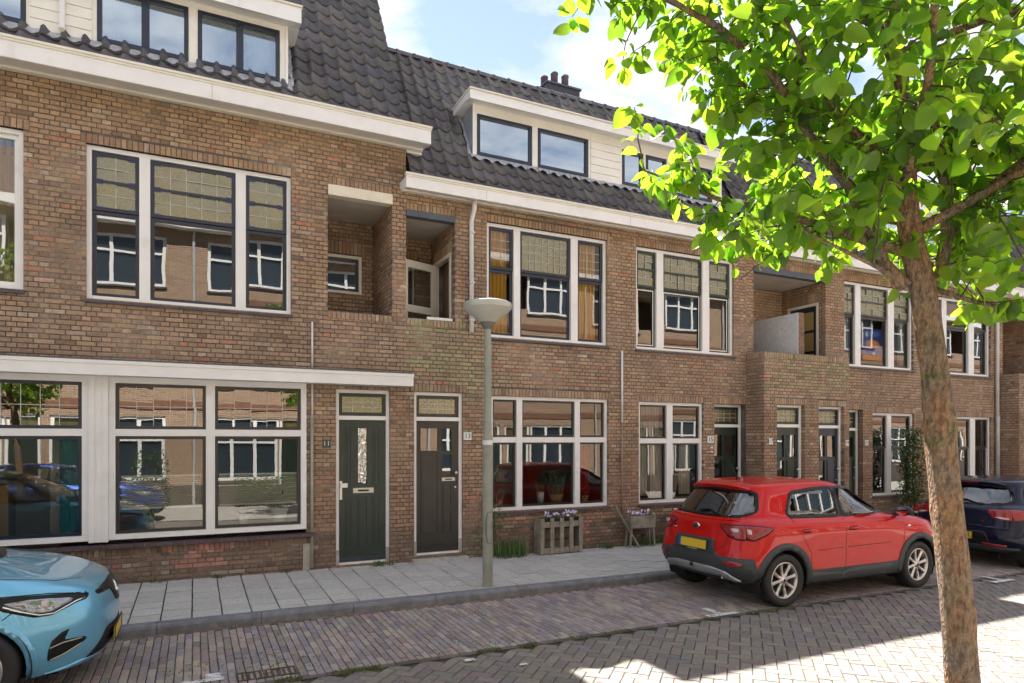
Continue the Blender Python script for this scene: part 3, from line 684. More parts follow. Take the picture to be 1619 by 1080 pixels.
window(A, *w2, YW+.055, [(-3.75,-3.62),(-2.6,-2.47)], None, WHITE, sw=.05)
boxpart('balcony_lintel', A, mat('rusty_white_lintel', (.76,.70,.58), .5, var=.08, stain=((.30,.11,.03), 7, .66, .74)), (1.752, 2.712, YW-.03, YW+.12, 5.582, 5.733))
recess(A, 1.755, 2.705, 3.2, 5.60, 1.16, palA, floor=3.2, back_holes=[(1.80,2.52,4.42,5.06)], seed=11)
window(A, 1.80,2.52,4.42,5.06, YW+1.16+.03, [], None, NAVY, frame=CREAM, sill=None, ft=.05)
# ground floor: two white timber fronts side by side, left of a wide boarded post
window(A, -5.5,-1.20,.72,2.80, YW-.06, [(-4.1,-4.02),(-2.62,-2.54)], 2.09, NAVY, upper='lead', white_transom=True, ft=.075, sill=None, upbar=False, upper_glass=glassmat('leaded_tan_reflection', (.55,.47,.33), refl=.22, wav=.0004, wscale=4), lower_glass=GLASS, ncols=[6,6,6], sw=.04, label='white-framed window with teal curtain behind the glass')  # tan tint puts the reflected brick wall into the upper panes' colour
window(A, -.99,1.44,.72,2.80, YW-.06, [(.135,.245)], 2.09, BLACKB, upper='lead', white_transom=True, ft=.075, sill=None, upbar=False, upper_glass=MATS['leaded_tan_reflection'], lower_glass=GLASS, ncols=[5,5], sw=.038)
post = boxpart('window_post', A, WHITE, (-1.198,-.992,YW-.075,YW+.06,.70,2.80)); 
for x in (-1.17,-1.02): boxpart('post_batten', A, WHITE, (x-.03,x+.03,YW-.092,YW-.0755,.70,2.80))
boxpart('window_apron', A, WHITE, (-5.55,1.442,YW-.05,YW+.1,2.803,2.86))
mb = MB(); k = 0; x = -5.6
ledge = boxpart('ledge', A, mat('ledge_mortar', (.45,.43,.42), .9), (-5.6,1.44,YW-.062,YW+.05,.605,.652))
x = -5.6; LEDM = mat('ledge_tile', (.088,.062,.072), .35, var=.25, vscale=8)
lme = MB().prism([(-.078,-.03),(.09,-.03),(.09,.024),(-.055,.024),(-.078,.012)], .003, .149, 'x').mesh('ledge_tile', LEDM)
while x < 1.40: put('ledge_tile', lme, ledge, (x, YW, .638+random.uniform(-.002,.002))); x += .152
# awning board with lead top
aw = boxpart('awning', A, WHITE, (-6.2,2.955,YW-.30,YW+.02,2.80,2.985))
boxpart('awning_cap', aw, mat('awning_lead', (.10,.10,.12), .5, var=.3), (-6.21,2.968,YW-.318,YW+.02,2.987,3.002)); boxpart('awning_trim', aw, WHITE, (-6.2,2.962,YW-.312,YW-.301,2.94,2.984))
door(A, *dA, YW+.05, 2.325, 11, BLACKG)
number_plate(A, '11', 1.73, 1.94, YW-.006, .10, .115, mat('plate_green', (.02,.05,.035), .35), mat('digit_white', (.75,.75,.7), .5))
gA = gutter(A, AX0-.2, 3.18, 9.35, 6.42, 6.66, YW+.0, wall_z=6.505, m=WHITE)
boxpart('gutter_return', gA, WHITE, (2.94, 3.18, YW+.003, 10.25, 6.43, 6.60))
boxpart('capping', gA, CREAM, (3.10, 3.205, 9.40, 10.28, 6.642, 6.672))
yA0, zA0 = 9.50, 6.64; dAx = (-4.4,1.18); tA = math.tan(SLP); lenA = 3.6
zv = lambda z: (z-zA0)/math.sin(SLP)
roofA, MA = tiled_roof(A, AX0, 2.82, yA0, zA0, SLP, lenA, lambda x,v: dAx[0]-.02 < x < dAx[1]+.0 and zv(7.02) < v < zv(7.95), seed=5)
dormer(A, *dAx, 9.705, 6.985, 7.82, 7.98, SLP, yA0, zA0, [(-1.11,-.075,7.02,7.74),(.035,1.075,7.02,7.74),(-2.75,-1.84,7.02,7.74),(-4.1,-3.2,7.02,7.74)], [(-1.80,-1.16),(-3.15,-2.80)])
boxpart('window_mullion', A, NAVY, (-.62,-.53,9.688,9.74,7.07,7.69)); boxpart('window_mullion', A, NAVY, (.51,.60,9.688,9.74,7.07,7.69))
MB().tube([(-1.47,9.66,7.82),(-1.47,9.66,7.12),(-1.47,9.62,7.02)], .035, 8).build('drainpipe', WHITE, A)
mb = MB(); mb.prism([(yA0+.10,zA0+.0),(yA0+lenA*math.cos(SLP),zA0+lenA*math.sin(SLP)-.05),(16.8,zA0+lenA*math.sin(SLP)-.05),(16.8,5.8),(9.92,5.8),(9.92,6.5)], 2.70, 2.80, 'x'); mb.build('gable_wall', mat('gable_slate', (.07,.07,.08), .7, var=.3), A)

flat_top(A, AX0, 2.82, yA0+lenA*math.cos(SLP)-.05, 17, zA0+lenA*math.sin(SLP))
shell(A, AX0, 1.74, 9.6, walls=(-1.6,)); boxpart('rear_wall', A, MATS['party_wall'], (1.745,3.895,16.8,17,0,8.7)); boxpart('stair_wall', A, MATS['party_wall'], (2.72,2.92,11.1,16.79,0,5.9))
mb = MB(); mb.smooth=True; mb.tube([(1.52,YW-.03,.15),(1.52,YW-.03,2.35)], .022, 8); mb.build('gas_pipe', mat('grey_green_pipe', (.36,.37,.30), .5, var=.2), A)
mb = MB(); mb.smooth=True; mb.tube([(1.525,YW-.028,2.35),(1.525,YW-.028,2.80)], .014, 8); mb.tube([(1.525,YW-.028,3.0),(1.525,YW-.028,3.70)], .014, 8); mb.build('wall_pipe', PIPEW, A)
boxpart('plaster_patch', A, mat('render_patch', (.42,.38,.33), .95, var=.25, bump=.6), (1.40,1.50,YW-.012,YW+.02,.12,.50))

# ------------------------------------------------------------------ house B: numbers 13 and 15
B = house_root('row_house', (6.4, YW, 0), 'brown brick house with cream dormer and street lamp before it, doors 13 and 15', 'house', 'brick row houses along the street')
BX0, BX1 = 2.93, 9.97
bW3, bW2, bG3, bG2 = (4.29,6.64,3.68,5.565), (7.27,9.65,3.665,5.55), (4.36,6.66,.82,2.72), (7.33,8.86,.82,2.70)
bD, bD15, bBal = (3.06,3.87,.19,2.745), (9.14,9.955,.15,2.70), (2.93,3.73,3.88,5.45)
palB = pal_house(moss=[(2.95,4.15,3.05,3.95,.75),(2.95,4.6,2.6,3.3,.25),(3.9,4.15,.1,.6,.6)], base=.62, redpatch=[(6.0,6.3,.2,.6)], yellow=5.4)
wallB = brick_wall(B, FACADE(YW), BX0, BX1, -.1, 5.84, [bW3,bW2,bG3,bG2,bD,bD15,(2.93,3.73,3.88,5.55)], solds([bW3,bW2,bG3,bG2,bD,bD15])+[(2.93,3.73,5.55,5.665),(2.935,4.05,3.77,3.878)], palB, singles=300, seed=2)

GLASSC = glassmat('clear_glass', (.92,.92,.88), refl=.10, wav=.0008)
window(B, *bW3, YW+.055, [(4.80,4.92),(5.91,6.05)], 4.82, NAVY, upper='plain', upper_glass=[GLASSC, LEADG, GLASSC], lower_glass=[GLASSC, GLASS2, GLASSC])
wB = [o for o in bpy.data.objects if o.name.startswith('window') and o.parent == B][0]
for q in ((4.42,4.74),(4.99,5.85),(6.12,6.52)): leading(wB, q[0], q[1], 4.89, 5.45, YW+.10, max(2, round((q[1]-q[0])/.13)), 4)
window(B, *bW2, YW+.055, [(7.77,7.93),(8.88,9.05)], 4.82, BLACKG, upper='lead', inner=CREAM, ncols=[2,5,2])
window(B, *bG3, YW+.045, [(4.85,4.955),(5.985,6.09)], 1.995, BLACKB, upper='plain', white_transom=True, sw=.032, lower_glass=GLASS, upper_glass=GLASS)
window(B, *bG2, YW+.045, [(8.0,8.14)], 1.975, BLACKB, upper='plain', white_transom=True, sw=.032, lower_glass=GLASSC, upper_glass=[GLASSC, GLASS])
door(B, *bD, YW+.05, 2.325, 13, BLACKB, transom='frost')
door(B, *bD15, YW+.13, 2.275, 15, BLACKG)
WPL, BDG = mat('plate_white', (.75,.75,.73), .4), mat('digit_black', (.02,.02,.02), .5)
number_plate(B, '13', 3.945, 2.055, YW-.006, .135, .125, WPL, BDG); number_plate(B, '15', 9.03, 2.00, YW-.006, .16, .14, WPL, BDG)
for dz in (0,.08): boxpart('bell_push', B, WPL, (9.03,9.09,YW-.014,YW,1.83-dz,1.86-dz))
boxpart('balcony_beam', B, mat('blue_grey_beam', (.085,.105,.135), .5, var=.2), (2.935, 3.735, YW-.02, YW+.12, 5.452, 5.548))
recess(B, 2.955, 3.73, 3.2, 5.47, 1.16, palB, floor=3.2, back_holes=[(2.96,3.43,4.25,5.05)], right_holes=[(9.98,10.80,3.22,5.0)], seed=21)
window(B, 2.96,3.43,4.25,5.05, YW+1.19, [], 4.62, NAVY, upper='plain', frame=CREAM, sill=None, ft=.03)
# the cream balcony door stands open, hinged on the rear jamb of the side wall
bd = MB().box(3.715,3.80,9.97,10.03,3.22,5.03).box(3.715,3.80,10.75,10.81,3.22,5.03).box(3.716,3.80,10.03,10.75,4.97,5.03).build('balcony_door', CREAM, B)
Mo = Matrix.Translation((3.72,10.74,0)) @ Matrix.Rotation(R(200),4,'Z')
dl = MB(); 
for q in ((0,.10,0,.04,3.24,4.98),(.60,.70,0,.04,3.24,4.98),(.10,.60,.001,.039,4.86,4.98),(.10,.60,.001,.039,4.12,4.24),(.10,.60,.001,.039,3.24,3.50)): dl.box(*q, M=Mo)
dl.build('door_leaf', CREAM, bd)
for (q0,q1) in ((4.24,4.86),(3.50,4.12)):
    mb = MB(); mb.add([tuple(Mo @ Vector(p)) for p in ((.10,.02,q0),(.60,.02,q0),(.60,.02,q1),(.10,.02,q1))], [(0,1,2,3)]); mb.build('pane', GLASS, bd)
boxpart('balcony_rail', B, WPL, (3.28,3.70,YW+.02,YW+.06,3.885,3.925))
gB = gutter(B, 2.83, BX1-.002, 9.45, 5.76, 5.965, YW, wall_z=5.845)
yB0, zB0, lenB = 9.60, 5.93, 3.24
zvB = lambda z: (z-zB0)/math.sin(SLP)
dB = (4.13,9.51)
roofB, MBm = tiled_roof(B, 2.95, BX1, yB0, zB0, SLP, lenB, lambda x,v: dB[0]-.02 < x < dB[1] and zvB(6.74) < v < zvB(7.62), seed=6)
ridgeY, ridgeZ = yB0+lenB*math.cos(SLP), zB0+lenB*math.sin(SLP)
ridge_caps(roofB, 2.85, BX1-.05, ridgeY+.02, ridgeZ+.01)
dormer(B, *dB, 10.02, 6.685, 7.545, 7.64, SLP, yB0, zB0, [(4.205,5.235,6.715,7.40),(5.345,6.375,6.715,7.40),(7.11,7.59,6.72,7.37),(7.65,8.14,6.72,7.37),(8.22,8.72,6.72,7.37),(8.78,9.28,6.72,7.37)], [(6.42,7.07)])
flat_top(B, 2.82, BX1, ridgeY-.02, 17, ridgeZ-.02)
shell(B, 3.9, BX1, 8.7, walls=(6.95,))
mb = MB(); mb.smooth=True; mb.tube([(3.995,9.62,5.84),(3.995,9.62,5.66),(3.995,9.745,5.50),(3.995,9.745,3.72)], .037, 10); mb.build('drainpipe', PIPEW, B)
for z in (5.3,4.5,3.9): boxpart('pipe_bracket', B, PIPEM, (3.95,4.04,9.70,9.80,z,z+.03))
mb = MB(); mb.smooth=True; mb.tube([(6.93,YW-.035,2.3),(6.93,YW-.035,3.60)], .020, 8); mb.build('wall_pipe', PIPEW, B)
mb = MB(); mb.smooth=True; mb.tube([(6.93,YW-.03,.6),(6.93,YW-.03,2.3)], .014, 8); mb.build('wall_pipe', mat('brown_pipe', (.30,.22,.16), .6), B)
# chimney behind the ridge
ch = boxpart('chimney', B, mat('chimney_slate', (.05,.052,.068), .6, var=.25, vscale=8), (6.62,7.42,12.0,12.45,8.6,9.46))
boxpart('chimney_cap', ch, mat('chimney_cap', (.09,.09,.11), .6), (6.59,7.45,11.97,12.48,9.462,9.50))
for x, y in ((6.72,12.3),(6.84,12.08),(7.10,12.08)):
    mb = MB(); mb.smooth=True; mb.lathe([(0,9.50),(.075,9.50),(.075,9.70),(.082,9.71),(.082,9.74),(.06,9.745),(0,9.745)], (x,y,0), 'z', 14); o = mb.build('chimney_pot', mat('chimney_pot', (.10,.07,.075), .7), ch)

# ------------------------------------------------------------------ house C: twin-door porch with balcony
C = house_root('row_house', (14.2, YW, 0), 'brown brick house with projecting brick porch of two doors below a balcony', 'house', 'brick row houses along the street')
CX0, CX1 = 9.97, 18.70
cW1, cW2, cG1, cG2 = (12.88,15.28,3.63,5.51), (16.02,18.42,3.61,5.48), (13.82,15.31,.72,2.61), (16.87,18.45,.70,2.57)
cD3, cOp = (12.75,13.49,.08,2.665), (10.17,12.28,3.2,5.40)
palC = pal_house(moss=[(9.9,12.5,3.0,3.8,.55),(9.9,12.5,2.4,3.1,.2)], base=.55, yellow=5.3)
wallC = brick_wall(C, FACADE(YW), CX0, CX1, -.2, 5.79, [cW1,cW2,cG1,cG2,cD3,(10.17,12.28,3.2,5.52),(10.0,12.40,-.2,3.2)], solds([cW1,cW2,cG1,cG2,cD3])+[(10.17,12.28,5.52,5.64)], palC, singles=150, seed=4)
window(C, *cW1, YW+.055, [(13.30,13.48),(14.43,14.64)], 4.785, BLACKB, upper='lead', ncols=[2,4,2], lower_glass=GLASSC)
window(C, *cW2, YW+.055, [(16.46,16.64),(17.55,17.78)], 4.765, BLACKB, upper='plain')
window(C, *cG1, YW+.055, [(14.39,14.54)], 1.80, BLACKB, upper='plain')
window(C, *cG2, YW+.055, [(17.62,17.83)], 1.78, BLACKB, upper='plain')
door(C, *cD3, YW+.13, 2.23, 15, BLACKG)
YB_ = 9.33
cd1, cd2 = (10.31,11.08,.08,2.695), (11.49,12.26,.07,2.685)
bay = brick_wall(C, FACADE(YB_), 9.97, 12.41, -.2, 3.72, [cd1,cd2], solds([cd1,cd2])+[(9.98,12.40,3.61,3.718)], palC, singles=150, seed=8, name='porch_wall')
brick_wall(C, SIDE_L(9.965), -9.80, -(YB_+.004), -.2, 3.72, (), [(-9.79,-YB_-.01,3.61,3.718)], palC, name='porch_side_wall', seed=9, depth=.05)
brick_wall(C, SIDE_R(12.415), YB_+.004, 9.80, -.2, 3.72, (), (), palC, name='porch_side_wall', seed=10, depth=.05)
boxpart('parapet_coping', C, mat('coping', (.16,.15,.11), .9, var=.3, stain=((.10,.11,.05), 9, .5, .7)), (9.975,12.405,YB_+.105,YB_+.22,3.55,3.712))
boxpart('porch_core', C, mat('dark_void', (.03,.028,.025), .9), (10.08,10.30,YB_+.11,9.79,0,3.5),(11.09,11.48,YB_+.11,9.79,0,3.5),(12.27,12.33,YB_+.11,9.79,0,3.5))
door(C, *cd1, YB_+.09, 2.275, 15, BLACKG); door(C, *cd2, YB_+.09, 2.265, 15, NAVY)
number_plate(C, '17', 10.13, 1.965, YB_-.006, .10, .12, WPL, BDG); number_plate(C, '19', 12.335, 1.93, YB_-.006, .10, .12, WPL, BDG); number_plate(C, '21', 13.60, 1.93, YW-.006, .11, .12, WPL, BDG)
boxpart('balcony_beam', C, MATS['blue_grey_beam'], (10.172, 12.30, YW-.02, YW+.12, 5.402, 5.518))
recess(C, 10.175, 12.275, 3.2, 5.42, 1.16, palC, floor=3.2, back_holes=[(10.3,11.0,3.22,4.98)], right_holes=[(9.98,10.80,3.22,5.0)], seed=31)
window(C, 10.3,11.0,3.25,4.98, YW+1.18, [], 4.0, BLACKB, upper='plain', frame=CREAM, sill=None, ft=.05)
cdv = MB().box(11.20,11.36,9.58,10.93,3.2,4.62).build('balcony_divider', mat('divider_brick', (.20,.12,.085), .9, var=.4, vscale=16), C)
WB = mat('whitewash', (.74,.73,.74), .85, var=.10, vscale=10, bump=.3)
rnd = random.Random(5)
for r in range(23):        # whitewashed bricks on its left face
    y = 9.59 - (.11 if r % 2 else 0)
    while y < 10.92:
        a, b = max(9.585, y), min(y+.205, 10.925); y += .212
        if b-a > .03: boxpart('brick', cdv, WB, (11.185+rnd.uniform(0,.003), 11.2, a, b, 3.2+r*.0618, 3.2+r*.0618+.0595))
boxpart('balcony_door', C, CREAM, (12.262,12.30,9.98,10.03,3.22,5.0),(12.262,12.30,10.75,10.80,3.22,5.0),(12.263,12.30,10.03,10.75,4.94,5.0))
boxpart('balcony_door_leaf', C, NAVY, (12.30,12.33,10.03,10.75,3.22,4.94)); 
for k in range(3): boxpart('balcony_door_pane', C, mat('amber_glass', (.34,.25,.10), .3), (12.285,12.299,10.12,10.66,3.5+k*.46,3.9+k*.46))
gC = gutter(C, CX0, CX1-.002, 9.45, 5.71, 5.915, YW, wall_z=5.795)
yC0, zC0 = 9.60, 5.88; zvC = lambda z: (z-zC0)/math.sin(SLP); dC = (13.4,18.0)
roofC, _ = tiled_roof(C, CX0+.01, CX1, yC0, zC0, SLP, lenB, lambda x,v: dC[0]-.02 < x < dC[1] and zvC(6.69) < v < zvC(7.57), seed=7, singles=200)
ridge_caps(roofC, CX0, CX1-.05, yC0+lenB*math.cos(SLP)+.02, zC0+lenB*math.sin(SLP)+.01)
dormer(C, *dC, 10.02, 6.635, 7.495, 7.59, SLP, yC0, zC0, [(13.6,14.5,6.67,7.33),(14.6,15.5,6.67,7.33),(16.0,16.8,6.67,7.33),(16.93,17.8,6.67,7.33)], [(15.55,15.95)], sash=WHITE)
flat_top(C, CX0, CX1, yC0+lenB*math.cos(SLP)-.02, 17, zC0+lenB*math.sin(SLP)-.02)
shell(C, 12.45, CX1, 8.6, walls=(15.7,))
mb = MB(); mb.smooth=True; mb.tube([(18.60,9.60,5.78),(18.60,9.60,5.62),(18.60,9.74,5.45),(18.60,9.74,2.6)], .042, 10); mb.build('drainpipe', PIPEW, C)
mb = MB(); mb.smooth=True; mb.tube([(18.60,9.735,2.62),(18.60,9.735,2.4),(18.60,9.735,.1)], [.055,.05,.05], 10); mb.build('drainpipe', PIPEM, C)

# ------------------------------------------------------------------ house D: its porch just enters the view
D = house_root('row_house', (22.0, YW, 0), 'brown brick house beyond the last white drainpipe, mirrored porch and balcony', 'house', 'brick row houses along the street')
DX0, DX1 = 18.70, 27.0
dOp = (18.95,21.0,3.2,5.36); dW1 = (21.6,24.0,3.6,5.46); dG1 = (22.5,24.0,.66,2.54)
palD = pal_house(base=.5, yellow=5.3)
brick_wall(D, FACADE(YW), DX0, DX1, -.3, 5.75, [(18.95,21.0,3.2,5.48),dW1,dG1,(18.8,21.15,-.3,3.2)], solds([dW1,dG1]), palD, seed=12)
brick_wall(D, FACADE(YB_), 18.78, 21.2, -.3, 3.68, [(19.13,19.9,.02,2.63),(20.3,21.07,.02,2.63)], (), palD, seed=13, name='porch_wall')
brick_wall(D, SIDE_L(18.775), -9.80, -(YB_+.004), -.3, 3.68, (), (), palD, name='porch_side_wall', seed=14, depth=.05)
boxpart('parapet_coping', D, MATS['coping'], (18.79,21.19,YB_+.105,YB_+.22,3.5,3.67))
for x in (19.13,20.3): door(D, x, x+.77, .02, 2.63, YB_+.09, 2.21, 15, BLACKG)
boxpart('porch_core', D, MATS['dark_void'], (18.89,19.12,YB_+.11,9.79,0,3.5),(19.91,20.29,YB_+.11,9.79,0,3.5))
boxpart('balcony_beam', D, MATS['blue_grey_beam'], (18.952, 21.02, YW-.02, YW+.12, 5.362, 5.478))
recess(D, 18.955, 20.995, 3.2, 5.38, 1.16, palD, floor=3.2, back_holes=[(19.2,19.95,3.22,4.9)], seed=41)
window(D, 19.2,19.95,3.25,4.9, YW+1.18, [], None, NAVY, frame=CREAM, sill=None)
window(D, *dW1, YW+.055, [(22.0,22.18),(23.2,23.4)], 4.75, BLACKB, upper='lead'); window(D, *dG1, YW+.055, [(23.1,23.25)], 1.75, BLACKB, upper='plain')
gutter(D, DX0, DX1, 9.45, 5.67, 5.875, YW, wall_z=5.755)
roofD, _ = tiled_roof(D, DX0+.01, DX1, 9.60, 5.84, SLP, lenB, lambda x,v: False, seed=9, singles=60)
flat_top(D, DX0, DX1, 9.6+lenB*math.cos(SLP)-.02, 17, 5.84+lenB*math.sin(SLP)-.02)
shell(D, DX0+.01, DX1, 8.5)
# ------------------------------------------------------------------ cars: lofted body, panels laid on by projection
def pchip(xs, ys, q):
    xs, ys, q = np.asarray(xs,float), np.asarray(ys,float), np.asarray(q,float); h = np.diff(xs); d = np.diff(ys)/h
    m = np.zeros(len(xs)); m[0], m[-1] = d[0], d[-1]
    for i in range(1, len(xs)-1):
        if d[i-1]*d[i] > 0: w1, w2 = 2*h[i]+h[i-1], h[i]+2*h[i-1]; m[i] = (w1+w2)/(w1/d[i-1]+w2/d[i])
    k = np.clip(np.searchsorted(xs, q)-1, 0, len(xs)-2); t = np.clip((q-xs[k])/h[k], 0, 1); hk = h[k]
    return (2*t**3-3*t**2+1)*ys[k] + (t**3-2*t**2+t)*hk*m[k] + (-2*t**3+3*t**2)*ys[k+1] + (t**3-t**2)*hk*m[k+1]
def ring_outline(r):
    """one level of the body seen from above: rear centre -> side -> front centre"""
    xr, xf = r['x']; (rx, ry), (fx, fy) = r.get('rc', (.22,.30)), r.get('fc', (.45,.42)); br, bf = r.get('bow', (.05,.10))
    W = lambda x: float(pchip([p[0] for p in r['w']], [p[1] for p in r['w']], [x])[0]) if len(r['w']) > 1 else r['w'][0][1]
    Z = lambda x: float(pchip([p[0] for p in r['z']], [p[1] for p in r['z']], [x])[0]) if len(r['z']) > 1 else r['z'][0][1]
    P = []; wr, wf = W(xr+rx), W(xf-fx)
    ry, fy = min(ry, wr*.9), min(fy, wf*.9)
    for s in np.linspace(0,1,14)[:-1]: y = s*(wr-ry); P.append((xr+br*(y/max(wr,.01))**2, y))
    x0 = xr+br*((wr-ry)/max(wr,.01))**2
    for a in np.linspace(0,math.pi/2,14)[:-1]: P.append((x0+(xr+rx+br-x0)*(1-math.cos(a)), wr-ry+ry*math.sin(a)))
    for x in np.linspace(xr+rx+br, xf-fx-bf, 130)[:-1]: P.append((x, W(x)))
    x1 = xf-bf*((wf-fy)/max(wf,.01))**2; xe = xf-fx-bf; we = W(xe)
    for a in np.linspace(0,math.pi/2,18)[:-1]: P.append((xe+(x1-xe)*math.sin(a), wf-fy+(we-wf+fy)*math.cos(a)))
    for s in np.linspace(1,0,16): y = s*(wf-fy); P.append((xf-bf*(y/max(wf,.01))**2, y))
    return [(x, y, Z(x)) for x, y in P]
def pip(p, poly):
    x, y = p; c = False; n = len(poly)
    for i in range(n):
        (a, b), (d, e) = poly[i], poly[i-1]
        if (b > y) != (e > y) and x < (d-a)*(y-b)/(e-b)+a: c = not c
    return c
def rounded(poly, r=.03, n=4):
    out = []; k = len(poly)
    for i in range(k):
        p, a, b = Vector(poly[i]), Vector(poly[i-1]), Vector(poly[(i+1)%k]); u, v = (a-p), (b-p); q = min(r, u.length*.45, v.length*.45); s, e = p+u.normalized()*q, p+v.normalized()*q
        for t in np.linspace(0,1,n+1): out.append(tuple((1-t)**2*s + 2*t*(1-t)*p + t*t*e))
    return out
def offset_poly(poly, d):
    n = len(poly); A = sum(poly[i-1][0]*poly[i][1]-poly[i][0]*poly[i-1][1] for i in range(n)); s = 1 if A > 0 else -1; out = []
    for i in range(n):
        p, a, b = Vector(poly[i]), Vector(poly[i-1]), Vector(poly[(i+1)%n]); u, v = (p-a), (b-p)
        u = u.normalized() if u.length > 1e-7 else v.normalized(); v = v.normalized() if v.length > 1e-7 else u
        n1, n2 = Vector((u.y,-u.x))*s, Vector((v.y,-v.x))*s; m = (n1+n2); m = m.normalized() if m.length > 1e-6 else n1
        out.append(tuple(p + m*d/max(.4, m.dot(n1))))
    return out
def strip_poly(pts, w):
    P = [Vector(p) for p in pts]; l, r = [], []
    for i in range(len(P)):
        d = (P[min(i+1,len(P)-1)]-P[max(i-1,0)]).normalized(); n = Vector((-d.y,d.x))*w/2; l.append(tuple(P[i]+n)); r.append(tuple(P[i]-n))
    return l + r[::-1]
class Car:
    def __init__(s, name, loc, label, spec, rotz=0.0):
        s.sp = spec; s.root = thing(name, loc, label, 'car', 'cars parked along the street', (0, math.atan(.007), rotz)); s.L = spec['L']
        rings = [ring_outline(r) for r in spec['rings']]; nr, ns = len(rings), len(rings[0]); A = np.array(rings)   # nr, ns, 3
        sub = 9; q = np.linspace(0, nr-1, (nr-1)*sub+1); idx = np.arange(nr)
        D = np.zeros((len(q), ns, 3))
        for j in range(ns):
            for c in range(3): D[:, j, c] = pchip(idx, A[:, j, c], q)
        s.D = D; nq = len(q); vs = []; fs = []
        full = np.concatenate([D, (D*np.array([1,-1,1]))[:, ::-1][:, 1:-1]], axis=1)   # close the loop round the car
        m = full.shape[1]; s.V = full.reshape(-1, 3)
        s.F = [(i*m+j, i*m+(j+1)%m, (i+1)*m+(j+1)%m, (i+1)*m+j) for i in range(nq-1) for j in range(m)]
        s.ring_of = [i/sub for i in range(nq-1) for j in range(m)]
        s.bvh = BVHTree.FromPolygons([Vector(v) for v in s.V], [f[::-1] for f in s.F])
        s.cut = []
    def cast(s, view, a, b, side=1):
        if view == 'side': o, d = Vector((a, side*3, b)), Vector((0,-side,0))
        elif view == 'rear': o, d = Vector((-3, a, b)), Vector((1,0,0))
        elif view == 'front': o, d = Vector((s.L+3, a, b)), Vector((-1,0,0))
        else: o, d = Vector((a, b, 4)), Vector((0,0,-1))
        h = s.bvh.ray_cast(o, d)
        if h[0] is None:
            t = Vector((a, side*.7, b)) if view == 'side' else Vector((0.1, a, b)) if view == 'rear' else Vector((s.L-.1, a, b)) if view == 'front' else Vector((a,b,1.4))
            h = s.bvh.find_nearest(t)
        n = h[1]
        if n.dot(d) > 0: n = -n
        return h[0], n
    def patch(s, name, m, view, poly, off=.003, thick=.008, side=1, inner=None, step=.03, parent=None, smooth=True, mb=None, fit=False):
        """a panel whose outline is given in one view, laid on the body"""
        if view == 'rear' or view == 'front' or view == 'top':
            if side < 0: poly = [(-a if view != 'top' else a, b if view != 'top' else -b) for a, b in poly]; inner = [(-a if view != 'top' else a, b if view != 'top' else -b) for a, b in inner] if inner else None
        def dens(P):
            out = []
            for i in range(len(P)):
                a, b = Vector(P[i]), Vector(P[(i+1)%len(P)]); k = max(1, int((b-a).length/step))
                out += [tuple(a.lerp(b, t/k)) for t in range(k)]
            return out
        B = dens(poly); V2 = [Vector(p) for p in B]; E = [(i, (i+1)%len(B)) for i in range(len(B))]
        if inner:
            C = dens(inner); o = len(V2); V2 += [Vector(p) for p in C]; E += [(o+i, o+(i+1)%len(C)) for i in range(len(C))]
        xs = [p[0] for p in B]; ys = [p[1] for p in B]
        for gx in np.arange(min(xs)+step/2, max(xs), step):
            for gy in np.arange(min(ys)+step/2, max(ys), step):
                if pip((gx,gy), poly) and not (inner and pip((gx,gy), inner)) and min((Vector((gx,gy))-v).length for v in V2[:len(B)]) > step*.4: V2.append(Vector((gx,gy)))
        r = geometry.delaunay_2d_cdt(V2, E, [], 0, 1e-5); ov, of = r[0], r[2]
        tris = [f for f in of if (lambda c: pip(c, poly) and not (inner and pip(c, inner)))(tuple(sum((ov[i] for i in f), Vector((0,0)))/len(f)))]
        P, Nn = [], []
        for v in ov:
            h, n = s.cast(view, v[0], v[1], side); P.append(h + n*off); Nn.append(n)
        if fit:        # one even sheet of curved glass: depth as a smooth polynomial of the outline's plane
            ia, ib, ic = {'side': (0,2,1), 'rear': (1,2,0), 'front': (1,2,0), 'top': (0,1,2)}[view]
            A_ = np.array([[p[ia],p[ib],p[ic]] for p in P]); u, v = A_[:,0]-A_[:,0].mean(), A_[:,1]-A_[:,1].mean()
            B_ = np.stack([np.ones_like(u),u,v,u*u,u*v,v*v] + ([u**4, u*u*v] if view != 'side' else []), axis=1); co, *_ = np.linalg.lstsq(B_, A_[:,2], rcond=None); d_ = B_ @ co
            for p, w in zip(P, d_): p[ic] = float(w)
        mb = MB() if mb is None else mb; mb.smooth = smooth
        ref = Vector((0,side,0)) if view == 'side' else Vector((-1,0,0)) if view == 'rear' else Vector((1,0,0)) if view == 'front' else Vector((0,0,1))
        fs = []; cnt = {}
        for f in tris:
            nrm = (P[f[1]]-P[f[0]]).cross(P[f[2]]-P[f[0]]); f = tuple(f) if nrm.dot(ref) > 0 else tuple(f)[::-1]; fs.append(f)
            for i in range(len(f)): e = (f[i], f[(i+1)%len(f)]); cnt[e] = 1
        edge = [e for e in cnt if (e[1],e[0]) not in cnt]; n0 = len(P)
        low = {}
        vs = list(P)
        for e in edge:
            for i in e:
                if i not in low: low[i] = len(vs); vs.append(P[i]-Nn[i]*thick)
        fs2 = [(e[1], e[0], low[e[0]], low[e[1]]) for e in edge]
        mb.add(vs, fs + fs2); o = mb.build(name, m, parent or s.root); return o
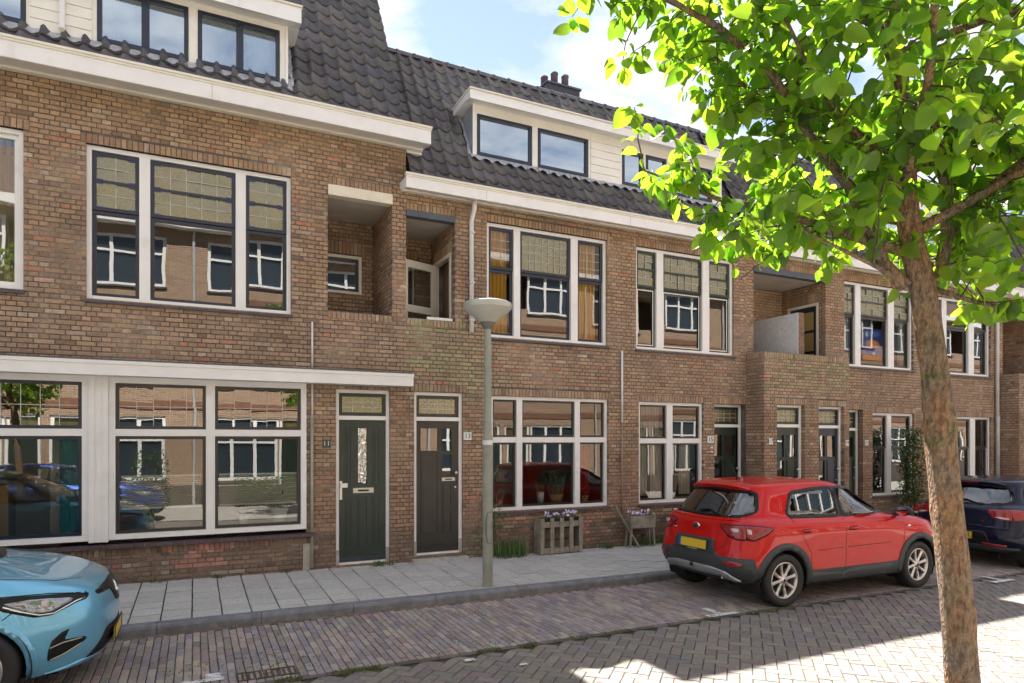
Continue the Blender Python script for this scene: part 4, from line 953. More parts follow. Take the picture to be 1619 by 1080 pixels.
    def finish_body(s, m, lower=None, lower_ring=0, smooth=True):
        cuts = s.cut; parts = {'body': [], 'lower_body': []}
        V = s.V; C = np.array([V[list(f)].mean(axis=0) for f in s.F])
        # quick tests per cut
        keep = np.ones(len(C), bool)
        for kind, view, data in cuts:
            if kind == 'circle':
                cx, cz, r = data; keep &= ~(((C[:,0]-cx)**2+(C[:,2]-cz)**2 < r*r) & (abs(C[:,1]) > .45))
            else:
                a, b = {'side': (0,2), 'rear': (1,2), 'front': (1,2), 'top': (0,1)}[view]
                lo = np.min(data, axis=0); hi = np.max(data, axis=0)
                cand = np.where((C[:,a]>lo[0])&(C[:,a]<hi[0])&(C[:,b]>lo[1])&(C[:,b]<hi[1]))[0]
                for i in cand:
                    if view == 'side' and abs(C[i,1]) < .3: continue
                    if view == 'rear' and C[i,0] > s.L*.35: continue
                    if view == 'front' and C[i,0] < s.L*.45: continue
                    if pip((C[i,a], C[i,b]), data): keep[i] = False
        for i, f in enumerate(s.F):
            if keep[i]: parts['lower_body' if lower and s.ring_of[i] < lower_ring else 'body'].append(f)
        for nm, mm in (('body', m), ('lower_body', lower)):
            if not parts[nm]: continue
            used = sorted({i for f in parts[nm] for i in f}); mp = {k: i for i, k in enumerate(used)}
            mb = MB(); mb.smooth = smooth; mb.add([tuple(V[k]) for k in used], [tuple(mp[i] for i in f)[::-1] for f in parts[nm]]); mb.build(nm, mm, s.root)
TYRE = mat('tyre_rubber', (.022,.022,.023), .75, bump=.15, bscale=120)
RIMS = mat('rim_silver', (.62,.58,.55), .28, metal=.85)
RIMD = mat('rim_dark', (.10,.10,.11), .4, metal=.7)
PLAST = mat('grey_plastic', (.038,.043,.046), .55, var=.1, vscale=20)
BLKGL = mat('gloss_black', (.008,.008,.01), .35, spec=.3)
GAP = mat('panel_gap', (.006,.006,.007), .7)
CABIN = mat('cabin_trim', (.035,.035,.038), .8)
CHROME = mat('chrome', (.75,.75,.75), .12, metal=1)
PLATEY = mat('plate_yellow', (.72,.50,.035), .4)
PLATEB = mat('plate_blue', (.02,.08,.42), .4)
REDL = mat('tail_lens_red', (.26,.004,.007), .15, coat=.5)
REDD = mat('tail_lens_deep', (.22,.006,.010), .15, coat=.8)
CLRL = mat('lens_clear', (.55,.45,.45), .1, coat=.5)
SILV = mat('skid_silver', (.42,.44,.47), .35, metal=.6)
CARGL = glassmat('car_glass', (.52,.60,.55), refl=.16, rough=0)
CARGD = glassmat('car_glass_dark', (.16,.18,.19), refl=.16, rough=0)
def paint(name, col, metal=.35, rough=.32, coat=1.0, spec=.3): return mat(name, col, rough, metal=metal, coat=coat, spec=spec)
def wheel(car, x, side, r, w, y_out, spokes=8, rimm=None, twin=False, rr=.62):
    """tyre and alloy rim on an axle"""
    rimm = rimm or RIMS; c = (x, 0, r)
    rim_r = r*rr; sgn = side
    wroot = MB(); wroot.smooth = True
    pr = [(rim_r, -.02), (rim_r+.012, .0), (r*.86, .012), (r*.955, .004), (r*.99, -.02), (r, -.05), (r, -w+.05), (r*.99, -w+.02), (r*.955, -w), (rim_r, -w)]
    wroot.lathe([(a, sgn*h + sgn*y_out) for a, h in pr], (x,0,r), 'y', 48)
    wo = wroot.build('wheel', TYRE, car.root, recalc=True)
    mb = MB(); mb.smooth = True; f = lambda h: sgn*(y_out+h)
    mb.lathe([(rim_r+.004, f(-.012)),(rim_r-.004, f(-.006)),(rim_r-.014, f(-.012)),(rim_r-.024, f(-.05)),(rim_r-.03, f(-w+.02))], (x,0,r), 'y', 48); mb.build('rim', rimm, wo, recalc=True)
    mb = MB(); mb.lathe([(0, f(-.09)),(rim_r-.026, f(-.09))], (x,0,r), 'y', 32); mb.build('brake_disc', mat('brake_dark', (.03,.03,.03), .6, metal=.4), wo)
    for k in range(spokes):
        a = 2*math.pi*k/spokes + .2; u = Vector((math.cos(a),0,math.sin(a))); v = Vector((-math.sin(a),0,math.cos(a)))
        mb = MB(); P = []
        for (rad, hw, h) in ((.03,.022,-.022),(rim_r*.45,.019,-.026),(rim_r*.8,.022,-.020),(rim_r-.012,.034,-.016)):
            c0 = Vector((x,0,r)) + u*rad; yy = f(h); yl = f(h-.012)
            P.append([c0-v*hw+Vector((0,yl,0)), c0-v*hw*.45+Vector((0,yy,0)), c0+v*hw*.45+Vector((0,yy,0)), c0+v*hw+Vector((0,yl,0)), c0+v*hw*.8+Vector((0,f(h-.04),0)), c0-v*hw*.8+Vector((0,f(h-.04),0)), c0-v*hw+Vector((0,yl,0))])
        mb.grid(P); mb.build('spoke', rimm, wo, recalc=True)
    mb = MB(); mb.smooth = True; mb.lathe([(0, f(-.010)),(.025, f(-.011)),(.030, f(-.02)),(.05, f(-.024)),(.055, f(-.05))], (x,0,r), 'y', 20); mb.build('hub_cap', rimm, wo, recalc=True)
    mb = MB(); mb.lathe([(0, f(-.0085)),(.018, f(-.0085)),(.02, f(-.012))], (x,0,r), 'y', 12); mb.build('hub_badge', BLKGL, wo)
def arc(cx, cz, r, a0, a1, n=22): return [(cx+r*math.cos(R(a)), cz+r*math.sin(R(a))) for a in np.linspace(a0, a1, n)]
def wells(c, xs, r, rr, y_in=.50, y_out=.84):
    for x in xs:
        for s_ in (-1,1):
            mb = MB(); mb.smooth = True
            P = [[(px, s_*yy, pz) for px, pz in arc(x, r, rr, -25, 205, 24)] for yy in (y_in, y_out)]
            mb.grid(P); mb.add([(px, s_*y_in, pz) for px, pz in arc(x, r, rr, -25, 205, 24)], [tuple(range(24))]); mb.build('wheel_well', mat('well_black', (.008,.008,.008), .9), c.root)
def cabin(c, xf, xr, zf=.42, w=.66, ztop=1.0):
    boxpart('cabin_floor', c.root, CABIN, (xr-.65, xf+1.05, -w, w, .25, zf))
    for nm, x in (('front_seat', xf), ('front_seat', xf), ):
        pass
    for yy in (-.36,.36):
        o = MB().prism([(xf-.05,zf),(xf+.45,zf),(xf+.47,zf+.13),(xf+.05,zf+.11),(xf-.16,ztop-.02),(xf-.27,ztop-.02),(xf-.15,zf)], yy-.24, yy+.24, 'y').build('seat', CABIN, c.root)
        MB().prism([(xf-.27,ztop+.05),(xf-.18,ztop+.05),(xf-.2,ztop+.22),(xf-.27,ztop+.22)], yy-.13, yy+.13, 'y').build('headrest', CABIN, c.root)
    MB().prism([(xr-.05,zf),(xr+.42,zf),(xr+.42,zf+.14),(xr+.05,zf+.12),(xr-.14,ztop-.08),(xr-.26,ztop-.08),(xr-.2,zf)], -.6, .6, 'y').build('rear_bench', CABIN, c.root)
    for yy in (-.38,0,.38): MB().prism([(xr-.25,ztop-.05),(xr-.17,ztop-.05),(xr-.18,ztop+.10),(xr-.25,ztop+.10)], yy-.11, yy+.11, 'y').build('headrest', CABIN, c.root)
    MB().prism([(xf+.62,zf),(xf+1.05,zf),(xf+1.05,ztop-.06),(xf+.66,ztop-.03)], -.66, .66, 'y').build('dashboard', CABIN, c.root)
    mb = MB(); mb.smooth=True; pts = [(xf+.52+.05*math.sin(a), .36+.18*math.cos(a), ztop-.06+.17*math.sin(a)) for a in np.linspace(0,2*math.pi,25)]; mb.tube(pts, .014, 6); mb.build('steering_wheel', CABIN, c.root)
def plate(c, x, y, z, w=.52, h=.11, rx=0, txt=None, dirn=-1, tilt=0):
    p = MB().box(0, .008, -w/2, w/2, -h/2, h/2).build('number_plate', PLATEY, c.root, loc=(x,y,z)); p.rotation_euler = (0, tilt, 0)
    e = -.0015 if dirn < 0 else .0095
    mb = MB(); yy = (w/2-.045, w/2) if dirn < 0 else (-w/2, -w/2+.045)
    mb.add([(e,yy[0],-h/2),(e,yy[1],-h/2),(e,yy[1],h/2),(e,yy[0],h/2)], [(0,1,2,3)]); mb.build('plate_strip', PLATEB, p)
    ringmb2(p, w, h, dirn)
    return p
def ringmb2(p, w, h, dirn):
    mb = MB(); x0, x1 = (-.006,-.0005) if dirn < 0 else (.0085,.014)
    mb.box(x0,x1,-w/2-.012,w/2+.012,h/2+.001,h/2+.012); mb.box(x0,x1,-w/2-.012,w/2+.012,-h/2-.012,-h/2-.001); mb.box(x0,x1,-w/2-.012,-w/2-.001,-h/2,h/2); mb.box(x0,x1,w/2+.001,w/2+.012,-h/2,h/2); mb.build('plate_frame', PLAST, p)
def glaze(c, name, view, poly, m, trim=.028, side=1, trim_m=None, inset=.004, cut_in=.006, step=.05, off=.002):
    """window: opening in the body, pane, black surround"""
    rp = rounded(poly, .045); sides = (1,-1) if view == 'side' else (1,)
    c.cut.append(('poly', view, offset_poly(rp, -cut_in)))
    for s_ in sides:
        c.patch(name, m, view, rp, off=off, thick=.004, side=s_, step=step, fit=True)
        if trim: c.patch('window_trim', trim_m or BLKGL, view, offset_poly(rp, trim), off=.006, thick=.012, side=s_, inner=offset_poly(rp, -.012), step=.06)
def seams(c, view, lines, w=.007, sides=(1,-1), m=None, name='panel_gap'):
    for l in lines:
        for s_ in sides: c.patch(name, m or GAP, view, strip_poly(l, w), off=.0012, thick=.003, side=s_, step=.05)
def handle(c, x, z, m, y_side):
    for s_ in y_side:
        h, n = c.cast('side', x, z, s_)
        mb = MB(); mb.smooth = True; P = [(x+t*.10, h.y+s_*(.002+.026*math.sin(math.pi*(t+1)/2)), z+.004*math.sin(math.pi*(t+1)/2)) for t in np.linspace(-1,1,9)]
        mb.tube(P, [.007,.012,.014,.015,.015,.015,.014,.012,.007], 8); mb.build('door_handle', m, c.root)
        c.patch('handle_recess', GAP, 'side', rounded([(x-.085,z-.028),(x+.06,z-.028),(x+.06,z+.022),(x-.085,z+.022)], .02), off=.0014, thick=.003, side=s_)
def mirror(c, x, y, z, m, cap):
    for s_ in (-1,1):
        mb = MB(); mb.smooth = True; P = []
        for t, k in zip(np.linspace(0,1,7), (.05,.75,.95,1,1,.92,.85)):
            P.append([(x+.12-.13*t, s_*(y+.105*k*math.cos(a)), z+.07*k*math.sin(a)) for a in np.linspace(0,2*math.pi,15)])
        mb.grid(P); o = mb.build('wing_mirror', cap, c.root, recalc=True)
        mb = MB(); mb.add([(x-.012, s_*(y+.085*math.cos(a)), z+.055*math.sin(a)) for a in np.linspace(0,2*math.pi,15)[:-1]], [tuple(range(14))]); mb.build('mirror_glass', mat('mirror_glass', (.8,.8,.8), .02, metal=1), o)
        mb = MB(); mb.bar((x+.07, s_*(y-.07), z-.05), (x+.10, s_*(y-.20), z-.08), .05, .035); mb.build('mirror_arm', PLAST, o)
def antenna(c, x, z, lean=-.18, l=.20):
    mb = MB(); mb.smooth=True; mb.tube([(x,0,z),(x+lean*.12,0,z+l*.15),(x+lean,0,z+l)], [.014,.009,.006], 6); o = mb.build('aerial', GAP, c.root)
    mb = MB(); mb.smooth=True; mb.lathe([(.035,z-.01),(.03,z+.01),(.012,z+.02),(0,z+.022)], (x,0,0), 'z', 12); mb.build('aerial_base', GAP, o)
# ------------------------------------------------------------------ the red crossover and the dark hatchback (same kind of shell)
def hatch_rings(dx=0, kz=1.0, roofz=0.0, L=4.14):
    Z = lambda *p: [(a, (b + (roofz*max(0,(b-1.0))/.5 if b > 1.0 else 0))*kz) for a, b in p]
    def X(a, b): return (a, b)
    return {'L': L, 'rings': [
        {'x': (.34,3.95), 'w': [(.34,.62),(2,.70),(3.95,.64)], 'z': Z((0,.25)), 'rc': (.2,.25)},
        {'x': (.12,4.06), 'w': [(.13,.79),(1,.835),(3,.835),(4.06,.78)], 'z': Z((0,.33),(.5,.30),(1.2,.24),(3,.24),(4.1,.24)), 'rc': (.26,.36), 'fc': (.35,.42), 'bow': (.10,.10)},
        {'x': (.02,4.13), 'w': [(0,.855),(.8,.885),(2,.872),(3.4,.885),(4.1,.84)], 'z': Z((0,.52),(1,.42),(3,.42),(4.1,.46)), 'rc': (.28,.38), 'fc': (.45,.48), 'bow': (.11,.12)},
        {'x': (.035,4.12), 'w': [(0,.858),(.8,.888),(2,.868),(3.4,.886),(4.1,.83)], 'z': Z((0,.66),(2,.62),(4.1,.64)), 'rc': (.30,.38), 'fc': (.50,.50), 'bow': (.11,.12)},
        {'x': (.085,4.06), 'w': [(0,.85),(.8,.884),(2,.876),(3.4,.878),(4.06,.80)], 'z': Z((0,.88),(2,.85),(3.4,.82),(4.06,.79)), 'rc': (.32,.36), 'fc': (.55,.50), 'bow': (.11,.12)},
        {'x': (.10,3.98), 'w': [(0,.83),(.8,.862),(2,.860),(3.4,.835),(3.98,.74)], 'z': Z((0,.985),(1,.98),(2.2,.965),(3.4,.93),(3.98,.88)), 'rc': (.34,.34), 'fc': (.55,.45), 'bow': (.11,.12)},
        {'x': (.14,3.82), 'w': [(0,.785),(.8,.822),(2,.828),(3.0,.80),(3.82,.64)], 'z': Z((0,1.04),(1,1.035),(2.2,1.015),(3.0,1.01),(3.82,.935)), 'rc': (.36,.32), 'fc': (.55,.45), 'bow': (.12,.14)},
        {'x': (.19,3.10), 'w': [(.2,.72),(.8,.785),(2,.795),(3.1,.72)], 'z': Z((0,1.085),(1,1.075),(2.2,1.06),(3.1,1.05)), 'rc': (.38,.32), 'fc': (.42,.5), 'bow': (.13,.22)},
        {'x': (.46,2.42), 'w': [(.3,.575),(.9,.645),(1.8,.655),(2.42,.60)], 'z': Z((.3,1.37),(.7,1.395),(1.1,1.418),(1.6,1.43),(2.0,1.415),(2.42,1.36)), 'rc': (.24,.24), 'fc': (.35,.4), 'bow': (.08,.16)},
        {'x': (.46,2.24), 'w': [(.3,.525),(.9,.60),(1.8,.61),(2.24,.55)], 'z': Z((.3,1.435),(.6,1.455),(1.1,1.482),(1.6,1.49),(2.24,1.435)), 'rc': (.18,.22), 'fc': (.35,.4), 'bow': (.07,.15)},
        {'x': (.53,2.1), 'w': [(.3,.40),(1,.46),(2.1,.40)], 'z': Z((.3,1.465),(.6,1.487),(1.1,1.516),(1.6,1.522),(2.1,1.475)), 'rc': (.12,.15), 'fc': (.3,.3), 'bow': (.05,.12)},
        {'x': (.65,1.95), 'w': [(.3,.10),(2,.10)], 'z': Z((.3,1.48),(.65,1.502),(1.1,1.53),(1.6,1.534),(1.95,1.50)), 'rc': (.05,.04), 'fc': (.1,.04), 'bow': (.0,.0)},
        {'x': (.70,1.9), 'w': [(.3,.004),(2,.004)], 'z': Z((.3,1.483),(.7,1.506),(1.1,1.531),(1.6,1.535),(1.9,1.504)), 'rc': (.02,.003), 'fc': (.02,.003), 'bow': (.0,.0)}]}
def badge_oval(c, z, txt):
    b, n = c.cast('rear', 0, z)
    mb = MB(); mb.smooth=True; mb.lathe([(0,-.006),(.045,-.006),(.052,-.002),(.056,.006)], (0,0,0), 'x', 28); bo = mb.build('badge', CHROME, c.root, loc=(b.x-.008,0,z)); bo.scale = (1,1.2,.66)
    mb = MB(); mb.lathe([(0,-.0072),(.045,-.0072)], (0,0,0), 'x', 28); mb.build('badge_field', GAP, bo)
    me = text_mesh(txt, .05, .001); me.materials.clear(); me.materials.append(CHROME); t = put('badge_lettering', me, bo, (-.0085,0,0), (R(90),0,R(-90))); t.scale = (1,1.4,1)
def spoiler(c, m, x, z, w, back=.16):
    mb = MB(); mb.smooth=True; P = []
    for y in np.linspace(-w,w,17):
        q = (y/w)**2; zz = z-.045*q*q; xx = x+.075*q
        P.append([(xx+back+.10,y,zz+.020),(xx+.10,y,zz+.014),(xx+.015,y,zz+.004),(xx,y,zz-.008),(xx+.01,y,zz-.022),(xx+.12,y,zz-.045)])
    mb.grid(P); mb.build('roof_spoiler', m, c.root, recalc=True)
    mb = MB(); mb.box(x-.004,x+.012,-.15,.15,z-.018,z-.006); mb.build('brake_light', REDL, c.root)
def rear_wiper(c, z, y0, y1):
    pts = [c.cast('rear', y, z+.05*(1-abs(2*(y-y0)/(y1-y0)-.6)))[0]+Vector((-.018,0,.0)) for y in np.linspace(y0,y1,9)]
    mb = MB(); mb.smooth=True; mb.tube(pts, [.018,.017,.015,.013,.012,.011,.010,.009,.007], 6); mb.build('rear_wiper', GAP, c.root)
def red_car():
    XR, XF, WR = .72, 3.30, .325; sp = hatch_rings()
    c = Car('parked_car', (5.75, 6.60, gz(7.6)+.014), 'red crossover with grey wheel-arch cladding and silver rear skid plate, parked by the kerb', sp)
    RED = paint('car_red', (.50,.006,.005), .0, .35, coat=.65, spec=.1)
    for x in (XR, XF): c.cut.append(('circle', 'side', (x, WR+.005, .385)))
    gl_f = [(2.96,1.10),(2.66,1.25),(2.42,1.345),(2.12,1.408),(1.86,1.417),(1.84,1.075)]
    gl_r = [(1.76,1.417),(1.42,1.405),(1.02,1.365),(.86,1.13),(.90,1.095),(1.76,1.075)]
    glaze(c, 'front_side_window', 'side', gl_f, CARGL); glaze(c, 'rear_side_window', 'side', gl_r, CARGL)
    glaze(c, 'rear_window', 'rear', [(-.58,1.095),(-.45,1.09),(0,1.082),(.45,1.09),(.58,1.095),(.66,1.14),(.55,1.372),(0,1.40),(-.55,1.372),(-.66,1.14)], CARGD, trim=.018)
    glaze(c, 'windscreen', 'front', [(-.66,1.085),(0,1.065),(.66,1.085),(.53,1.395),(0,1.42),(-.53,1.395)], CARGL, trim=.02)
    c.finish_body(RED, PLAST, 2.0)
    for s_ in (1,-1):
        c.patch('pillar_trim', BLKGL, 'side', [(1.87,1.06),(1.73,1.06),(1.735,1.43),(1.868,1.43)], off=.005, side=s_, thick=.006)
        c.patch('mirror_gusset', BLKGL, 'side', [(3.0,1.07),(2.84,1.07),(2.84,1.18),(2.96,1.105)], off=.007, side=s_, thick=.006)
        for x in (XR, XF):
            o = [*arc(x, WR, .458, -6, 186)]; i = [*arc(x, WR, .375, 189, -9)]
            c.patch('arch_cladding', PLAST, 'side', o+i, off=.012, thick=.03, side=s_, step=.05)
        c.patch('sill_cladding', PLAST, 'side', [(1.17,.25),(2.86,.25),(2.87,.425),(1.90,.405),(1.76,.35),(1.15,.40)], off=.008, thick=.012, side=s_, step=.06)
        c.patch('tail_light_surround', BLKGL, 'side', offset_poly(rounded([(.215,.838),(.27,.828),(.42,.90),(.53,.965),(.36,.985),(.215,.992)], .012), .012), off=.005, thick=.012, side=s_)
        c.patch('tail_light_surround', BLKGL, 'rear', offset_poly(rounded([(.40,.985),(.43,.945),(.54,.862),(.66,.832),(.735,.83),(.735,.993)], .012), .012), off=.005, thick=.012, side=s_)
        c.patch('tail_light', REDL, 'side', rounded([(.215,.838),(.27,.828),(.42,.90),(.53,.965),(.36,.985),(.215,.992)], .012), off=.010, thick=.02, side=s_)
        c.patch('tail_light', REDL, 'rear', rounded([(.40,.985),(.43,.945),(.54,.862),(.66,.832),(.735,.83),(.735,.993)], .012), off=.010, thick=.02, side=s_)
        c.patch('tail_light_lens', CLRL, 'rear', rounded([(.56,.955),(.575,.922),(.62,.91),(.66,.91),(.66,.957)], .02), off=.014, thick=.01, side=s_)
        c.patch('tail_light_lens', CLRL, 'side', rounded([(.225,.898),(.26,.895),(.262,.952),(.225,.958)], .008), off=.014, thick=.01, side=s_)
        c.patch('tail_light', REDD, 'side', rounded([(.26,.842),(.45,.92),(.50,.955),(.36,.925),(.28,.888)], .01), off=.014, thick=.01, side=s_)
        c.patch('reflector', REDL, 'rear', rounded([(.50,.555),(.55,.51),(.72,.505),(.745,.55),(.64,.565)], .01), off=.016, thick=.01, side=s_)
        c.patch('rear_bumper_side', PLAST, 'side', [(.03,.31),(.34,.28),(.34,.42),(.28,.50),(.25,.61),(.03,.61)], off=.007, thick=.02, side=s_, step=.05)
    c.patch('rear_bumper', PLAST, 'rear', [(-.82,.34),(-.5,.31),(0,.31),(.5,.31),(.82,.34),(.83,.595),(.62,.585),(.42,.61),(.36,.67),(-.36,.67),(-.42,.61),(-.62,.585),(-.83,.595)], off=.008, thick=.02, step=.05)
    c.patch('plate_recess', PLAST, 'rear', rounded([(-.38,.63),(.38,.63),(.34,.80),(-.34,.80)], .03), off=.010, thick=.012)
    c.patch('skid_plate', SILV, 'rear', rounded([(-.68,.325),(-.60,.325),(-.42,.365),(0,.365),(.42,.365),(.60,.325),(.68,.325),(.54,.43),(.30,.465),(-.30,.465),(-.54,.43)], .03), off=.022, thick=.03)
    c.patch('tailgate_lip', RED, 'rear', strip_poly([(-.60,1.055),(0,1.04),(.60,1.055)], .025), off=.012, thick=.02)
    b, _ = c.cast('rear', 0, .715); plate(c, b.x-.026, 0, .715, tilt=R(5))
    mb = MB(); mb.smooth=True; mb.lathe([(.052,-.03),(.056,-.02),(.052,-.012),(.046,-.012),(.042,.10)], (.12,-.47,.375), 'x', 20); eo = mb.build('exhaust_tip', CHROME, c.root)
    mb = MB(); mb.lathe([(0,.0),(.045,.0)], (.12,-.47,.375), 'x', 20); mb.build('exhaust_bore', GAP, eo)
    mb = MB(); mb.smooth=True; mb.lathe([(0,-.06),(.02,-.055),(.028,-.03),(.02,-.006),(.014,.02),(.014,.06)], (.05,0,.44), 'x', 14); mb.build('tow_ball', GAP, c.root)
    spoiler(c, RED, .40, 1.46, .51); rear_wiper(c, 1.10, .06, -.36)
    seams(c, 'side', [[(2.96,1.06),(2.98,.88),(2.95,.62),(2.90,.42)], [(1.81,1.07),(1.81,.7),(1.80,.30)], [(.88,1.09),(.93,.95),(1.02,.83),(1.15,.64),(1.165,.42)]])
    seams(c, 'side', [[(1.28,.66),(1.78,.668)], [(1.84,.669),(2.72,.678)]], w=.009, m=mat('red_crease_shade', (.20,.006,.005), .4), name='crease_shade_strip')  # darker red strips paint the shade of a crease onto the doors
    seams(c, 'rear', [[(.64,1.08),(.56,.985)], [(.54,.855),(.49,.73),(.40,.675)]])
    seams(c, 'rear', [[(-.36,.672),(.36,.672)]], sides=(1,))
    handle(c, 1.10, .915, RED, (1,-1)); handle(c, 1.95, .905, RED, (1,-1))
    mirror(c, 2.80, .955, 1.10, PLAST, BLKGL); antenna(c, .80, 1.512, -.16, .26)
    badge_oval(c, .935, 'KIA')
    c.patch('script_badge', CHROME, 'rear', [(.40,.868),(.55,.868),(.55,.877),(.40,.877)], off=.004, thick=.003)
    c.patch('dealer_strip', mat('digit_white', (.75,.75,.7), .5), 'rear', [(-.09,.635),(.09,.635),(.09,.645),(-.09,.645)], off=.013, thick=.002)
    c.patch('side_repeater', CHROME, 'side', rounded([(3.06,.87),(3.12,.865),(3.11,.895),(3.06,.89)], .01), off=.006, side=-1)
    for xx in (XR, XF):
        for s_ in (1,-1): wheel(c, xx, s_, WR, .205, .868, 8, rr=.68)
    wells(c, (XR,XF), WR, .39); cabin(c, 1.95, 1.05, ztop=1.05)
    boxpart('underbody', c.root, GAP, (.45,3.85,-.6,.6,.2,.26))
red_car()
def navy_car():
    XR, XF, WR = .72, 3.28, .315; sp = hatch_rings(kz=.945)
    c = Car('parked_car', (11.42, 6.62, gz(12.9)+.014), 'dark navy hatchback with red wraparound tail light, parked ahead of the red crossover', sp)
    NV = paint('car_navy', (.004,.007,.026), .1, .30, coat=.5, spec=.1)
    for x in (XR, XF): c.cut.append(('circle', 'side', (x, WR+.005, .372)))
    glaze(c, 'front_side_window', 'side', [(2.96,1.04),(2.66,1.18),(2.42,1.27),(2.12,1.33),(1.86,1.338),(1.84,1.016)], CARGL)
    glaze(c, 'rear_side_window', 'side', [(1.76,1.338),(1.42,1.328),(1.02,1.28),(.70,1.09),(.74,1.04),(1.76,1.016)], CARGL)
    glaze(c, 'rear_window', 'rear', [(-.58,1.035),(0,1.02),(.58,1.035),(.64,1.08),(.54,1.295),(0,1.318),(-.54,1.295),(-.64,1.08)], CARGD, trim=.018)
    glaze(c, 'windscreen', 'front', [(-.66,1.025),(0,1.005),(.66,1.025),(.53,1.315),(0,1.34),(-.53,1.315)], CARGL, trim=.02)
    c.finish_body(NV, PLAST, .9)
    for s_ in (1,-1):
        for x in (XR, XF):
            c.patch('arch_lip', NV, 'side', [*arc(x, WR, .415, -6, 186), *arc(x, WR, .345, 189, -9)], off=.006, thick=.02, side=s_, step=.05)
        c.patch('tail_light', REDL, 'side', rounded([(.215,.787),(.32,.80),(.50,.90),(.32,.955),(.215,.952)], .012), off=.010, thick=.02, side=s_)
        c.patch('tail_light', REDL, 'rear', rounded([(.42,.92),(.50,.82),(.66,.787),(.735,.787),(.735,.953),(.44,.945)], .012), off=.010, thick=.02, side=s_)
        c.patch('tail_light_lens', CLRL, 'rear', rounded([(.53,.83),(.64,.803),(.71,.80),(.71,.822),(.60,.84)], .008), off=.014, thick=.01, side=s_)
        c.patch('reflector', REDL, 'rear', rounded([(.36,.42),(.40,.375),(.68,.36),(.70,.40)], .01), off=.012, thick=.01, side=s_)
        c.patch('pillar_trim', BLKGL, 'side', [(1.87,1.0),(1.73,1.0),(1.735,1.35),(1.868,1.35)], off=.005, side=s_, thick=.006)
    c.patch('bumper_crease', NV, 'rear', rounded([(-.74,.64),(0,.655),(.74,.64),(.70,.675),(0,.695),(-.70,.675)], .01), off=.016, thick=.02)
    c.patch('plate_recess', BLKGL, 'rear', rounded([(-.50,.40),(.50,.40),(.42,.60),(-.42,.60)], .04), off=.008, thick=.012)
    c.patch('lower_bumper', PLAST, 'rear', [(-.80,.29),(.80,.29),(.80,.35),(.3,.38),(-.3,.38),(-.80,.35)], off=.010, thick=.02, step=.05)
    b, _ = c.cast('rear', 0, .52); p = plate(c, b.x-.024, 0, .52, tilt=R(4))
    me = text_mesh('L', .10, .001); me.materials.clear(); me.materials.append(BDG); put('plate_lettering', me, p, (-.0025,-.22,0), (R(90),0,R(-90)))
    me = text_mesh('TSI', .04, .001); me.materials.clear(); me.materials.append(CHROME); b, _ = c.cast('rear', -.38, .755); put('script_badge', me, c.root, (b.x-.006,-.38,.755), (R(90),0,R(-90)))
    spoiler(c, NV, .40, 1.378, .51); rear_wiper(c, 1.035, .10, -.30)
    seams(c, 'rear', [[(.62,1.0),(.53,.92)], [(.50,.80),(.47,.70),(.45,.62)]]); seams(c, 'side', [[(1.81,1.0),(1.81,.7),(1.80,.28)], [(.80,1.02),(.90,.85),(1.10,.6)], [(2.95,1.0),(2.95,.6),(2.88,.40)]])
    handle(c, 1.10, .86, NV, (1,-1)); handle(c, 1.95, .85, NV, (1,-1)); mirror(c, 2.80, .955, 1.03, PLAST, NV); antenna(c, .85, 1.43, -.13, .21)
    for xx in (XR, XF):
        for s_ in (1,-1): wheel(c, xx, s_, WR, .205, .862, 10, rr=.68)
    wells(c, (XR,XF), WR, .385); cabin(c, 1.95, 1.05, ztop=.98)
    boxpart('underbody', c.root, GAP, (.45,3.85,-.6,.6,.2,.26))
navy_car()
